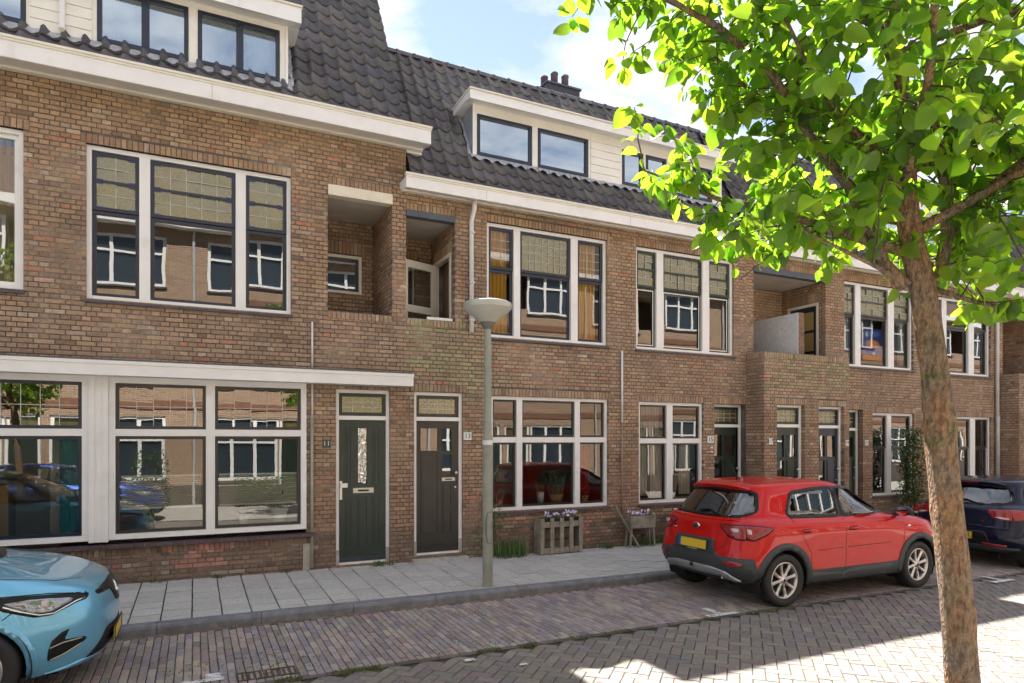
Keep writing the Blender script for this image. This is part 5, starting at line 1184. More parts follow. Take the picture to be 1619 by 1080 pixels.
# ------------------------------------------------------------------ the light blue electric hatchback at the kerb, and a deep blue one across the street
def ev_car(loc, label, col, mname, detail=True):
    L = 4.09; XR, XF, WR = .62, 3.23, .318
    sp = {'L': L, 'rings': [
        {'x': (.34,3.86), 'w': [(.34,.62),(2,.70),(3.86,.60)], 'z': [(0,.22)], 'rc': (.2,.25), 'fc': (.5,.4)},
        {'x': (.10,4.00), 'w': [(.13,.78),(1,.825),(3,.83),(4.0,.76)], 'z': [(0,.30),(1.2,.21),(3.2,.20),(4.0,.235)], 'rc': (.26,.36), 'fc': (.52,.52), 'bow': (.10,.24)},
        {'x': (.02,4.075), 'w': [(0,.845),(.8,.862),(2,.852),(3.3,.866),(4.05,.82)], 'z': [(0,.46),(1,.38),(3,.38),(4.1,.38)], 'rc': (.28,.38), 'fc': (.58,.56), 'bow': (.11,.26)},
        {'x': (.02,4.09), 'w': [(0,.85),(.8,.866),(2,.852),(3.3,.868),(4.05,.82)], 'z': [(0,.62),(2,.58),(4.1,.55)], 'rc': (.30,.38), 'fc': (.60,.56), 'bow': (.11,.27)},
        {'x': (.06,4.07), 'w': [(0,.845),(.8,.864),(2,.858),(3.3,.862),(4.03,.79)], 'z': [(0,.82),(2,.80),(3.3,.745),(4.06,.70)], 'rc': (.32,.36), 'fc': (.66,.56), 'bow': (.11,.28)},
        {'x': (.09,4.015), 'w': [(0,.83),(.8,.852),(2,.848),(3.3,.835),(4.0,.74)], 'z': [(0,.95),(1,.945),(2.2,.93),(3.3,.868),(4.0,.80)], 'rc': (.34,.34), 'fc': (.72,.52), 'bow': (.11,.28)},
        {'x': (.12,3.90), 'w': [(0,.79),(.8,.82),(2,.82),(3.1,.785),(3.9,.62)], 'z': [(0,1.02),(1,1.02),(2.2,1.0),(3.1,.975),(3.6,.915),(3.9,.862)], 'rc': (.36,.32), 'fc': (.72,.48), 'bow': (.12,.26)},
        {'x': (.17,3.22), 'w': [(.2,.72),(.8,.785),(2,.79),(3.2,.70)], 'z': [(0,1.07),(1,1.07),(2.2,1.055),(2.8,1.06),(3.2,1.045)], 'rc': (.38,.32), 'fc': (.46,.5), 'bow': (.13,.26)},
        {'x': (.46,2.40), 'w': [(.3,.575),(.9,.645),(1.8,.65),(2.4,.58)], 'z': [(.3,1.40),(.7,1.43),(1.1,1.46),(1.6,1.475),(2.0,1.455),(2.4,1.40)], 'rc': (.24,.24), 'fc': (.35,.4), 'bow': (.08,.18)},
        {'x': (.46,2.22), 'w': [(.3,.525),(.9,.60),(1.8,.605),(2.2,.54)], 'z': [(.3,1.465),(.6,1.485),(1.1,1.52),(1.6,1.53),(2.2,1.47)], 'rc': (.18,.22), 'fc': (.35,.4), 'bow': (.07,.16)},
        {'x': (.53,2.08), 'w': [(.3,.40),(1,.46),(2.1,.40)], 'z': [(.3,1.49),(.6,1.512),(1.1,1.55),(1.6,1.556),(2.1,1.505)], 'rc': (.12,.15), 'fc': (.3,.3), 'bow': (.05,.12)},
        {'x': (.65,1.95), 'w': [(.3,.10),(2,.10)], 'z': [(.3,1.505),(.65,1.53),(1.1,1.562),(1.6,1.566),(1.95,1.53)], 'rc': (.05,.04), 'fc': (.1,.04), 'bow': (.0,.0)},
        {'x': (.70,1.9), 'w': [(.3,.004),(2,.004)], 'z': [(.3,1.508),(.7,1.534),(1.1,1.563),(1.6,1.567),(1.9,1.534)], 'rc': (.02,.003), 'fc': (.02,.003), 'bow': (.0,.0)}]}
    c = Car('parked_car', loc, label, sp); BL = paint(mname, col, .45, .30)
    for x in (XR, XF): c.cut.append(('circle', 'side', (x, WR+.005, .378)))
    glaze(c, 'front_side_window', 'side', [(2.98,1.10),(2.66,1.29),(2.42,1.38),(2.12,1.445),(1.86,1.455),(1.84,1.075)], CARGL)
    glaze(c, 'rear_side_window', 'side', [(1.76,1.455),(1.42,1.445),(1.02,1.40),(.82,1.15),(.88,1.095),(1.76,1.075)], CARGL)
    glaze(c, 'rear_window', 'rear', [(-.58,1.095),(0,1.08),(.58,1.095),(.64,1.14),(.54,1.40),(0,1.425),(-.54,1.40),(-.64,1.14)], CARGD, trim=.018)
    glaze(c, 'windscreen', 'front', [(-.68,1.075),(0,1.055),(.68,1.075),(.54,1.42),(0,1.455),(-.54,1.42)], CARGL, trim=.03)
    c.finish_body(BL, PLAST, .7)
    for s_ in (1,-1):
        for x in (XR, XF): c.patch('arch_lip', BL, 'side', [*arc(x, WR, .422, -8, 188), *arc(x, WR, .352, 190, -10)], off=.005, thick=.02, side=s_, step=.04)
        c.patch('pillar_trim', BLKGL, 'side', [(1.87,1.06),(1.73,1.06),(1.735,1.46),(1.868,1.46)], off=.005, side=s_, thick=.006)
        hl = rounded([(3.26,.842),(3.50,.835),(3.72,.815),(3.86,.790),(3.935,.775),(3.925,.735),(3.87,.728),(3.80,.700),(3.72,.668),(3.62,.672),(3.46,.735),(3.32,.80)], .02)
        c.patch('headlight', BLKGL, 'side', hl, off=.004, thick=.02, side=s_, step=.02)
        c.patch('headlight_lens', mat('headlight_lens', (.30,.33,.36), .05, metal=.5, coat=1), 'side', rounded([(3.44,.795),(3.60,.800),(3.74,.785),(3.84,.765),(3.83,.745),(3.78,.725),(3.72,.695),(3.64,.698),(3.52,.745)], .015), off=.009, thick=.006, side=s_, step=.02)
        c.patch('daytime_light', CHROME, 'side', strip_poly([(3.44,.775),(3.55,.722),(3.65,.683),(3.73,.680),(3.80,.712),(3.86,.738),(3.91,.748)], .010), off=.013, thick=.006, side=s_, step=.02)
        c.patch('headlight_module', CLRL, 'side', rounded([(3.655,.735),(3.70,.732),(3.70,.775),(3.655,.778)], .005), off=.013, thick=.005, side=s_)
        fb = rounded([(3.725,.475),(3.785,.53),(3.83,.545),(3.80,.47),(3.92,.455),(3.93,.435),(3.87,.385),(3.80,.365),(3.76,.345),(3.70,.33),(3.705,.40)], .012)
        c.patch('fog_bezel', BLKGL, 'side', fb, off=.004, thick=.02, side=s_, step=.02)
        for zz in ((.462,.44),(.372,.40)): c.patch('fog_trim', mat('pale_gold', (.55,.50,.36), .3, metal=.8), 'side', strip_poly([(3.715,zz[0]-.035),(3.79,zz[0]-.012),(3.90,zz[1]+.012)], .008), off=.012, thick=.006, side=s_, step=.02)
    c.patch('nose_trim', BLKGL, 'front', rounded([(-.46,.775),(-.16,.80),(0,.81),(.16,.80),(.46,.775),(.46,.745),(.20,.73),(.11,.62),(0,.60),(-.11,.62),(-.20,.73),(-.46,.745)], .02), off=.006, thick=.02, step=.03)
    c.patch('badge', CHROME, 'front', [(0,.775),(.055,.695),(0,.615),(-.055,.695)], off=.014, thick=.012, inner=[(0,.735),(-.025,.695),(0,.655),(.025,.695)])
    c.patch('lower_grille', GAP, 'front', rounded([(-.56,.265),(.56,.265),(.40,.455),(-.40,.455)], .03), off=.004, thick=.012)
    for k in range(5): c.patch('grille_bar', BLKGL, 'front', strip_poly([(-.52+.03*k,.285+.034*k),(.52-.03*k,.285+.034*k)], .012), off=.012, thick=.008, step=.06)
    c.patch('splitter', BL, 'front', rounded([(-.74,.235),(.74,.235),(.60,.268),(-.60,.268)], .01), off=.012, thick=.03, step=.05)
    b, _ = c.cast('front', 0, .36); plate(c, b.x+.012, 0, .36, dirn=1)
    seams(c, 'side', [[(3.28,.845),(3.45,.842),(3.70,.825),(3.92,.782)], [(3.50,.73),(3.35,.61),(3.30,.56)], [(2.94,1.05),(2.96,.85),(2.93,.6),(2.86,.40)], [(1.81,1.07),(1.81,.7),(1.80,.28)], [(3.26,.86),(3.0,.98)]])
    seams(c, 'top', [[(3.10,.70),(3.45,.68),(3.72,.56),(3.86,.36)]], w=.006)
    for (xx, zz) in ((3.46,.49),): c.patch('parking_sensor', PLAST, 'side', arc(xx, zz, .016, 0, 340, 12), off=.004, side=-1, thick=.004)
    c.patch('wiper_cowl', GAP, 'top', [(3.02,-.60),(3.12,-.3),(3.16,0),(3.12,.3),(3.02,.60),(2.93,.60),(3.02,.3),(3.05,0),(3.02,-.3),(2.93,-.60)], off=.004, thick=.01)
    for y0, y1 in ((.05,-.52),(.55,.0)):
        mb = MB(); mb.smooth=True; mb.tube([c.cast('top', 3.02-.12*t, y0+(y1-y0)*t)[0]+Vector((0,0,.02)) for t in np.linspace(0,1,7)], .009, 6); mb.build('wiper', GAP, c.root)
    handle(c, 1.95, .93, BL, (1,-1)); mirror(c, 2.82, .95, 1.10, PLAST, BL)
    for xx in (XR, XF):
        for s_ in (1,-1): wheel(c, xx, s_, WR, .2, .852, 5, rimm=RIMS if detail else RIMD, rr=.68)
    wells(c, (XR,XF), WR, .388); cabin(c, 1.95, 1.05, ztop=1.06)
    boxpart('underbody', c.root, GAP, (.45,3.75,-.6,.6,.18,.24))
ev_car((-4.70, 6.70, gz(-2.6)+.014), 'light metallic blue electric hatchback with diamond badge, its nose towards the red car', (.17,.48,.70), 'car_light_blue')
ev_car((-4.75, .78, gz(-2.6)+.0), 'deep blue hatchback across the street, mirrored in the white-framed windows', (.012,.045,.21), 'car_deep_blue', False)
# ------------------------------------------------------------------ the pear tree at the near kerb
def pear_tree():
    rnd = random.Random(21)
    V = Vector
    def P(r, z, d=3.0): return V((.9001*r + .4357*d, .9001*d - .4357*r, z))      # r: metres along the view's right, d: metres ahead
    base = P(2.150, gz(3.2)); tree = house_root('pear_tree', tuple(base), 'pear tree with mossy orange-brown trunk and bright backlit leaves at the near kerb', 'tree')
    trunk = [P(2.165,-.05),P(2.141,.10),P(2.066,.885),P(2.034,1.262),P(1.985,1.754),P(1.956,2.014),P(1.935,2.275),P(1.905,2.507),P(1.868,2.738),P(1.815,3.0),P(1.795,3.433),P(1.765,3.72),P(1.73,4.01),P(1.74,4.6),P(1.70,5.2),P(1.72,5.8),P(1.70,6.3)]
    rad = [.098,.082,.070,.066,.063,.065,.057,.054,.056,.046,.042,.038,.034,.027,.020,.013,.007]
    # smooth the trunk and give it knobs
    n = 90; q = np.linspace(0, len(trunk)-1, n); pts = [V([float(pchip(range(len(trunk)), [p[i] for p in trunk], [t])[0]) for i in range(3)]) for t in q]; rr = [float(pchip(range(len(rad)), rad, [t])[0]) for t in q]
    mb = MB(); mb.smooth = True; k = 22; vs = []
    for p, r_ in zip(pts, rr):
        for j in range(k):
            a = 2*math.pi*j/k; w = 1 + .05*math.sin(3*a+p.z*2.1) + .035*math.sin(5*a-p.z*5) + rnd.uniform(-.018,.018) + .10*max(0, math.sin(p.z*7.3+a*1.0))**8
            vs.append((p.x+r_*w*math.cos(a), p.y+r_*w*math.sin(a), p.z))
    mb.add(vs, [(i*k+j, i*k+(j+1)%k, (i+1)*k+(j+1)%k, (i+1)*k+j) for i in range(n-1) for j in range(k)])
    m, nt, N, L = nodemat('pear_bark'); b = N('ShaderNodeBsdfPrincipled'); o = N('ShaderNodeOutputMaterial'); L(b.outputs[0], o.inputs[0]); b.inputs['Roughness'].default_value = .9
    geo = N('ShaderNodeNewGeometry'); mp = N('ShaderNodeMapping'); mp.inputs['Scale'].default_value = (1,1,.45); L(geo.outputs['Position'], mp.inputs[0])
    n1 = N('ShaderNodeTexNoise'); n1.inputs['Scale'].default_value = 8; n1.inputs['Detail'].default_value = 6; L(mp.outputs[0], n1.inputs[0])
    r1 = N('ShaderNodeValToRGB'); cr = r1.color_ramp; cr.elements[0].position = .30; cr.elements[0].color = (.15,.122,.118,1); cr.elements[1].position = .62; cr.elements[1].color = (.27,.145,.075,1)
    e = cr.elements.new(.46); e.color = (.20,.14,.095,1); e = cr.elements.new(.78); e.color = (.27,.21,.155,1); L(n1.outputs[0], r1.inputs[0])
    n2 = N('ShaderNodeTexNoise'); n2.inputs['Scale'].default_value = 5; n2.inputs['Detail'].default_value = 8; n2.inputs['Roughness'].default_value = .7; mp2 = N('ShaderNodeMapping'); mp2.inputs['Scale'].default_value = (.8,.8,2.6); L(geo.outputs['Position'], mp2.inputs[0]); L(mp2.outputs[0], n2.inputs[0])
    r2 = N('ShaderNodeMapRange'); r2.inputs[1].default_value = .53; r2.inputs[2].default_value = .66; L(n2.outputs[0], r2.inputs[0])
    mx = N('ShaderNodeMix'); mx.data_type = 'RGBA'; L(r2.outputs[0], mx.inputs[0]); L(r1.outputs[0], mx.inputs[6]); mx.inputs[7].default_value = (.14,.135,.05,1)
    n3 = N('ShaderNodeTexVoronoi'); n3.feature = 'DISTANCE_TO_EDGE'; n3.inputs['Scale'].default_value = 75; L(mp.outputs[0], n3.inputs[0]); n4 = N('ShaderNodeTexNoise'); n4.inputs['Scale'].default_value = 55; n4.inputs['Detail'].default_value = 5; L(mp.outputs[0], n4.inputs[0])
    r4 = N('ShaderNodeMapRange'); r4.inputs[1].default_value = .35; r4.inputs[2].default_value = .6; r4.inputs[3].default_value = .45; r4.inputs[4].default_value = 1.15; L(n4.outputs[0], r4.inputs[0])
    r5 = N('ShaderNodeMapRange'); r5.inputs[1].default_value = 0; r5.inputs[2].default_value = .12; r5.inputs[3].default_value = .80; r5.inputs[4].default_value = 1.1; L(n3.outputs['Distance'], r5.inputs[0]); m5 = N('ShaderNodeMath'); m5.operation = 'MULTIPLY'; L(r4.outputs[0], m5.inputs[0]); L(r5.outputs[0], m5.inputs[1])
    sc = N('ShaderNodeVectorMath'); sc.operation = 'SCALE'; L(mx.outputs[2], sc.inputs[0]); L(m5.outputs[0], sc.inputs['Scale']); L(sc.outputs[0], b.inputs['Base Color'])
    ad = N('ShaderNodeMath'); ad.operation = 'ADD'; L(n3.outputs[0], ad.inputs[0]); L(n4.outputs[0], ad.inputs[1]); bp = N('ShaderNodeBump'); bp.inputs['Strength'].default_value = .9; bp.inputs['Distance'].default_value = .018; L(ad.outputs[0], bp.inputs['Height']); L(bp.outputs[0], b.inputs['Normal'])
    tr = mb.build('trunk', m, tree)
    # limbs: the forks one can see, then more round the stem
    ax = V((.9001,-.4357,0)); fw = V((.4357,.9001,0)); up = V((0,0,1))
    def stem(z):
        i = max(k for k in range(n) if pts[k].z <= z); return pts[i], rr[i]
    limbs = []
    def limb(path, r0, r1): limbs.append((path, r0, r1))
    limb([P(1.80,2.70), P(1.70,2.80), P(1.64,2.95), P(1.55,3.15), P(1.35,3.35,2.95), P(1.15,3.62,2.9), P(.92,3.82,2.9), P(.66,3.95,2.88), P(.42,4.02,2.85), P(.25,4.10,2.85)], .034, .005)
    limb([P(1.78,3.25), P(1.50,3.55,3.1), P(1.20,3.85,3.15), P(.85,4.02,3.1), P(.50,4.15,3.05)], .022, .005)
    limb([P(1.88,2.68), P(1.96,2.76), P(1.99,2.92), P(2.05,3.06), P(2.22,3.2,2.9), P(2.45,3.42,2.8), P(2.7,3.8,2.7)], .036, .008)
    limb([P(1.99,2.92), P(1.98,3.15), P(2.0,3.5,3.1), P(2.05,4.0,3.2), P(2.1,4.6,3.2)], .026, .008)
    limb([P(1.90,2.70), P(2.05,2.63,2.95), P(2.18,2.58,2.9), P(2.30,2.60,2.85)], .014, .004)
    limb([P(1.80,2.72), P(1.62,2.79,2.95), P(1.42,2.86,2.9), P(1.20,2.94,2.85)], .014, .004)
    limb([P(1.80,3.15), P(1.62,3.22,2.9), P(1.42,3.36,2.8), P(1.25,3.55,2.75), P(1.05,3.9,2.7)], .022, .005)
    for i in range(28):
        z = 2.78 + 2.9*(i/28)**1.05; p, r_ = stem(z); a = i*2.39996 + .4; el = R(rnd.uniform(12,32)) if i < 11 else R(rnd.uniform(36,56)) if z < 4.5 else R(rnd.uniform(50,68)); ln = 1.25*rnd.uniform(.8,1.1) if i < 11 else (1.7 if z < 4.2 else 1.55-.45*(z-4.2))*rnd.uniform(.8,1.1)
        d = V((math.cos(a)*math.cos(el), math.sin(a)*math.cos(el), math.sin(el))); path = [p.copy()]; q_ = p.copy()
        for s_ in range(7):
            d = (d + V((rnd.uniform(-.16,.16), rnd.uniform(-.16,.16), rnd.uniform(-.06,.12)))).normalized(); q_ = q_ + d*ln/7; path.append(q_.copy())
        limb(path, min(r_*.55, .026), .005)
    twigs = []
    def inside(p):
        c, _ = stem(min(max(p.z,0),6.2)); d = math.hypot(p.x-c.x, p.y-c.y)
        R_ = float(np.interp(p.z, [2.50,2.66,2.9,3.3,3.7,4.1,4.9,5.6,6.5], [.46,.70,.98,1.20,1.36,1.66,1.7,1.3,.5]))
        return p.z > (2.55 if (p-c).dot(ax) > .08 else 2.86) and d < R_
    for path, r0, r1 in limbs:
        kk = len(path); mb = MB(); mb.smooth = True; mb.tube(path, [r0+(r1-r0)*i/(kk-1) for i in range(kk)], 9); mb.build('branch', m, tree)
        L_ = sum((path[i+1]-path[i]).length for i in range(kk-1)); cnt = max(4, int(L_/.055))
        for c_ in range(cnt):
            t = .16 + .84*c_/(cnt-1); f = t*(kk-1); i = min(int(f), kk-2); p = path[i].lerp(path[i+1], f-i); dr = (path[i+1]-path[i]).normalized()
            sd = V((rnd.gauss(0,1), rnd.gauss(0,1), rnd.gauss(0,.6))); sd = (sd - dr*sd.dot(dr)*.6).normalized(); d = (sd + dr*.5 + up*.15).normalized(); ln = rnd.uniform(.18,.46)*(1.15-.4*t); tp = [p]; q_ = p
            for s_ in range(4):
                d = (d + V((rnd.uniform(-.3,.3), rnd.uniform(-.3,.3), rnd.uniform(-.3,.12)))).normalized(); q_ = q_ + d*ln/4; tp.append(q_)
            twigs.append(tp)
    tm = MB(); tm.smooth = True; leaves = []
    for tp in twigs:
        if not inside(tp[2]): continue
        tm.tube(tp, [.0045,.004,.0034,.0028,.002], 4, cap=False)
        for i in range(1, 5):
            for _ in range((3 if i == 3 else 2) if i < 4 else 6):
                p = tp[i] + V((rnd.gauss(0,.010), rnd.gauss(0,.010), rnd.gauss(0,.010)))
                if not inside(p) or (p.z > 4.35 and rnd.random() < .5): continue
                d = V((rnd.gauss(0,.8), rnd.gauss(0,.8), rnd.gauss(-.55,.5))).normalized(); leaves.append((p, d, rnd.uniform(.50,1.12), rnd.random()))
    tag(tm.build('twigs', mat('twig_bark', (.075,.05,.035), .8), tree), kind='stuff')
    # leaf: ovate with a tip, folded along the midrib, on a thin stalk
    def leaf_shape(curl, fold):
        Lf, Wd = .083, .034; pr = [(0,.16),(.08,.62),(.22,.92),(.42,1.03),(.62,.90),(.78,.62),(.90,.28),(1.0,0.0)]; vs = []; fs = []
        st = .030
        for t, w in pr:
            x = st + t*Lf; z = -curl*(t**2)*Lf; h = fold*w*Wd
            vs += [(x, -w*Wd, z+h+.0015*math.sin(t*14)), (x, 0, z), (x, w*Wd, z+h-.0015*math.sin(t*12))]
        for i in range(len(pr)-1):
            a = i*3; fs += [(a,a+3,a+4,a+1),(a+1,a+4,a+5,a+2)]
        o_ = len(vs); vs += [(0,-.0008,.004),(0,.0008,.004),(st+.002,.0008,0),(st+.002,-.0008,0)]; fs.append((o_,o_+1,o_+2,o_+3)); return vs, fs
    shapes = [leaf_shape(.25,.35), leaf_shape(.5,.2), leaf_shape(.05,.5), leaf_shape(.7,.45)]
    def leafmat(name, src):
        m, nt, N, L = nodemat(name); o = N('ShaderNodeOutputMaterial')
        if src == 'obj': c = N('ShaderNodeObjectInfo'); out = c.outputs['Color']
        else: c = N('ShaderNodeAttribute'); c.attribute_name = 'bc'; out = c.outputs['Color']
        pb = N('ShaderNodeBsdfPrincipled'); pb.inputs['Roughness'].default_value = .34; L(out, pb.inputs['Base Color'])
        tl = N('ShaderNodeBsdfTranslucent'); g = N('ShaderNodeMix'); g.data_type = 'RGBA'; g.blend_type = 'MULTIPLY'; g.inputs[0].default_value = 1; L(out, g.inputs[6]); g.inputs[7].default_value = (2.6,2.95,.75,1); L(g.outputs[2], tl.inputs[0])
        mx = N('ShaderNodeMixShader'); mx.inputs[0].default_value = .62; L(pb.outputs[0], mx.inputs[1]); L(tl.outputs[0], mx.inputs[2]); L(mx.outputs[0], o.inputs[0]); return m
    LO, LA = leafmat('pear_leaf_single', 'obj'), leafmat('pear_leaf', 'attr')
    LC = [(.125,.195,.034),(.100,.165,.032),(.145,.215,.038),(.165,.230,.042),(.072,.128,.030)]
    meshes = []
    for vs, fs in shapes: mb = MB(); mb.smooth = True; mb.add(vs, fs); meshes.append(mb.mesh('leaf', LO))
    print('leaves', len(leaves))
    lv = []
    for p, d, s_, u in leaves:
        side = d.cross(V((rnd.gauss(0,.5), rnd.gauss(0,.5), 1))).normalized(); nn = side.cross(d).normalized()
        Mx = Matrix(((d.x,side.x,nn.x,p.x),(d.y,side.y,nn.y,p.y),(d.z,side.z,nn.z,p.z),(0,0,0,1))) @ Matrix.Rotation(rnd.gauss(0,.9),4,'X') @ Matrix.Diagonal((s_,s_*rnd.uniform(.85,1.2),s_,1)); lv.append((Mx, int(u*4)%4, jit(rnd.choice(LC),.22,.10)))
    vis = sorted((l for l in lv if seen(*l[0].translation)), key=lambda l: (l[0].translation-CAMP).length); ids = set(id(l) for l in vis[:300])
    crown = MB(); crown.smooth = True
    for l in lv:
        if id(l) not in ids: crown.add([l[0] @ V(p) for p in shapes[l[1]][0]], shapes[l[1]][1], l[2])
    cr_ = crown.build('crown', LA, tree); tag(cr_, kind='stuff')
    for l in vis[:300]:
        o = put('leaf', meshes[l[1]], tree); o.matrix_basis = l[0]; o.color = (*l[2],1)
    return tree
T1 = pear_tree()
T2 = T1.copy(); COL.objects.link(T2); T2.location.x -= 6.6; T2['label'] = 'second pear tree across the street beside the deep blue car'; T2['group'] = T1['group'] = 'pear trees at the near kerb'
for ch_ in list(T1.children):
    if not ch_.name.startswith('leaf'):
        c_ = ch_.copy(); COL.objects.link(c_); c_.parent = T2; c_.matrix_parent_inverse = WORLDP[T1.name]
# ------------------------------------------------------------------ street furniture, planters, plants
def street_lamp():
    x, y = 3.45, 7.86; z0 = gz(x)+.105
    t = thing('street_lamp', (x,y,z0), 'grey green street lamp with wide shallow bowl on a slim pole', 'street lamp')
    G = mat('lamp_grey_green', (.27,.28,.235), .45, var=.15, vscale=5, bump=.1, stain=((.16,.15,.11), 4, .55, .8))
    mb = MB(); mb.smooth=True; mb.lathe([(.068,-.03),(.066,1.93),(.064,1.96),(.054,1.99),(.052,2.05),(.046,3.36),(.046,3.40)], (0,0,0), 'z', 24); mb.build('pole', G, t)
    mb = MB(); mb.smooth=True; mb.lathe([(.046,3.36),(.075,3.40),(.10,3.44),(.105,3.455)], (0,0,0), 'z', 24); mb.build('collar', mat('lamp_collar', (.16,.16,.14), .5), t)
    mb = MB(); mb.smooth=True; mb.lathe([(.10,3.45),(.17,3.505),(.25,.0+3.565),(.315,3.63)], (0,0,0), 'z', 40); mb.build('lamp_bowl', mat('lamp_bowl', (.50,.50,.46), .35, var=.08), t)
    mb = MB(); mb.smooth=True; mb.lathe([(.315,3.63),(.322,3.665),(.322,3.69),(.30,3.705),(.20,3.735),(.0,3.75)], (0,0,0), 'z', 40); mb.build('lamp_lid', mat('lamp_lid', (.46,.46,.42), .3, metal=.2), t)
    mb = MB(); mb.lathe([(.0665,1.20-.05),(.0665,1.235-.05)], (0,0,0), 'z', 24)
    MB().lathe([(.0678,1.85),(.0678,1.91)], (0,0,0), 'z', 20).build('sticker', mat('sticker_white', (.7,.7,.68), .5), t)
    mb = MB(); mb.smooth=True; mb.tube([(.02,-.067,.98),(-.03,-.062,.96),(-.045,-.053,.85),(-.045,-.053,.70),(-.03,-.062,.58),(.02,-.067,.56)], .004, 6); mb.build('service_door', mat('slot_black', (.01,.01,.01), .5), t)
    mb = MB(); mb.smooth=True; mb.lathe([(.076,-.01),(.09,-.008),(.11,-.012)], (0,0,0), 'z', 20); mb.build('moss_collar', mat('moss', (.10,.12,.035), .95, bump=.8), t)
street_lamp()
LEAFM = mat('weed_leaf', (.060,.125,.030), .6, src='attr', var=.15, vscale=20)
LEAFT = None
def blades(mb, c, n, h, spread, w=.006, lean=.5, cols=((.07,.14,.03),(.10,.17,.04),(.05,.10,.025)), rnd=random):
    for _ in range(n):
        a = rnd.uniform(0,2*math.pi); r_ = spread*math.sqrt(rnd.random()); x, y = c[0]+r_*math.cos(a), c[1]+r_*math.sin(a)*.6; hh = h*rnd.uniform(.45,1.1); b = rnd.uniform(0,2*math.pi); lx, ly = math.cos(b)*lean*hh*rnd.random(), math.sin(b)*lean*hh*rnd.random(); px, py = -math.sin(b)*w, math.cos(b)*w
        vs = [(x-px,y-py,c[2]),(x+px,y+py,c[2]),(x+lx*.4+px*.9,y+ly*.4+py*.9,c[2]+hh*.6),(x+lx*.4-px*.9,y+ly*.4-py*.9,c[2]+hh*.6),(x+lx,y+ly,c[2]+hh*rnd.uniform(.8,1))]
        mb.add(vs, [(0,1,2,3),(3,2,4)], jit(rnd.choice(cols),.2))
def leaflets(mb, p, n, rad, size, cols, rnd=random, flat=.4):
    for _ in range(n):
        u = Vector((rnd.gauss(0,1),rnd.gauss(0,1),rnd.gauss(0,1))).normalized()*rad*rnd.random()**.4; c = Vector(p)+u
        d = Vector((rnd.gauss(0,1),rnd.gauss(0,1),rnd.gauss(0,.7))).normalized(); e = d.cross(Vector((rnd.gauss(0,flat),rnd.gauss(0,flat),1))).normalized(); s_ = size*rnd.uniform(.6,1.2)
        mb.add([c, c+d*s_*.5+e*s_*.32, c+d*s_, c+d*s_*.5-e*s_*.32], [(0,1,2,3)], jit(rnd.choice(cols),.25))
def weed(x, y, h, n, spread, label, z=None):
    t = thing('weed_clump', (x,y,gz(x)+.12), label, 'plant', 'weeds along the wall foot'); mb = MB(); blades(mb, (0,0,0), n, h, spread); mb.build('foliage', LEAFM, t)
for (x,y,h,n,sp,lb) in ((2.55,9.70,.10,60,.16,'low weed tuft growing at the green door step'),(4.62,9.64,.36,190,.34,'tall green weed clump beside the climbing plant'),(6.55,9.70,.12,60,.15,'small weed tuft between slatted planter and leaning plank'),(7.35,9.72,.26,120,.28,'bushy weeds under the planter box on legs'),(7.80,9.74,.22,70,.2,'weeds beside the grey pallet planter'),(.28,9.74,.07,34,.09,'tiny weed at the foot of the red patched brickwork'),(1.14,9.74,.06,26,.08,'tiny weed below the ledge near the grey pipe'),(-.43,9.74,.07,30,.10,'tiny weed at the wall behind the light blue car')): weed(x,y,h,n,sp,lb)
# moss in the joints between clinkers and lane: nobody could count it
mb = MB(); rnd = random.Random(9)
for i in range(2600):
    x = rnd.uniform(-.4,7.5)**1.0 if i % 2 else rnd.uniform(-.4,3.0); y = 5.70+rnd.gauss(0,.035) if i % 3 else rnd.uniform(5.8,7.2); 
    if i % 3 == 0 and math.sin(x*3.1)+math.sin(y*4.3+x) < .35: continue
    if i % 3 and math.sin(x*2.3)+math.sin(x*5.1+1)+.6*math.sin(x*11) < .35: continue
    blades(mb, (x,y,.004+gz(x)), 3, .022, .02, .004, .8, ((.12,.15,.04),(.16,.18,.06),(.09,.12,.03)), rnd)
tag(mb.build('joint_moss', LEAFM), 'patches of moss and grass in the paving joints of the parking strip', 'moss', kind='stuff')
def climber():
    x, y = 4.20, 9.72; z0 = gz(x)+.12; t = thing('climbing_plant', (x,y,z0), 'thin climbing plant on the wall behind the lamp pole', 'plant'); rnd = random.Random(3)
    mb = MB(); mb.smooth=True; lf = MB()
    for k in range(6):
        p = Vector((rnd.uniform(-.08,.12), 0, 0)); pts = [p.copy()]
        for i in range(9): p = p + Vector((rnd.uniform(-.05,.09), rnd.uniform(-.02,.02), rnd.uniform(.07,.13))); p.y = max(-.1,min(.05,p.y)); pts.append(p.copy())
        mb.tube(pts, [.005-.0004*i for i in range(10)], 5)
        for q in pts[2:]: leaflets(lf, q, 7, .07, .05, ((.09,.15,.035),(.14,.19,.05),(.07,.11,.03)), rnd)
    mb.build('stem', mat('vine_stem', (.12,.09,.06), .8), t); lf.build('foliage', LEAFM, t)
climber()
WOODG = mat('weathered_wood', (.27,.235,.185), .85, var=.3, vscale=7, bump=.5, bscale=40, stain=((.12,.12,.07), 5, .55, .8))
SOIL = mat('potting_soil', (.03,.022,.016), .95)
FLW = mat('petal', (.6,.5,.8), .6, src='attr')
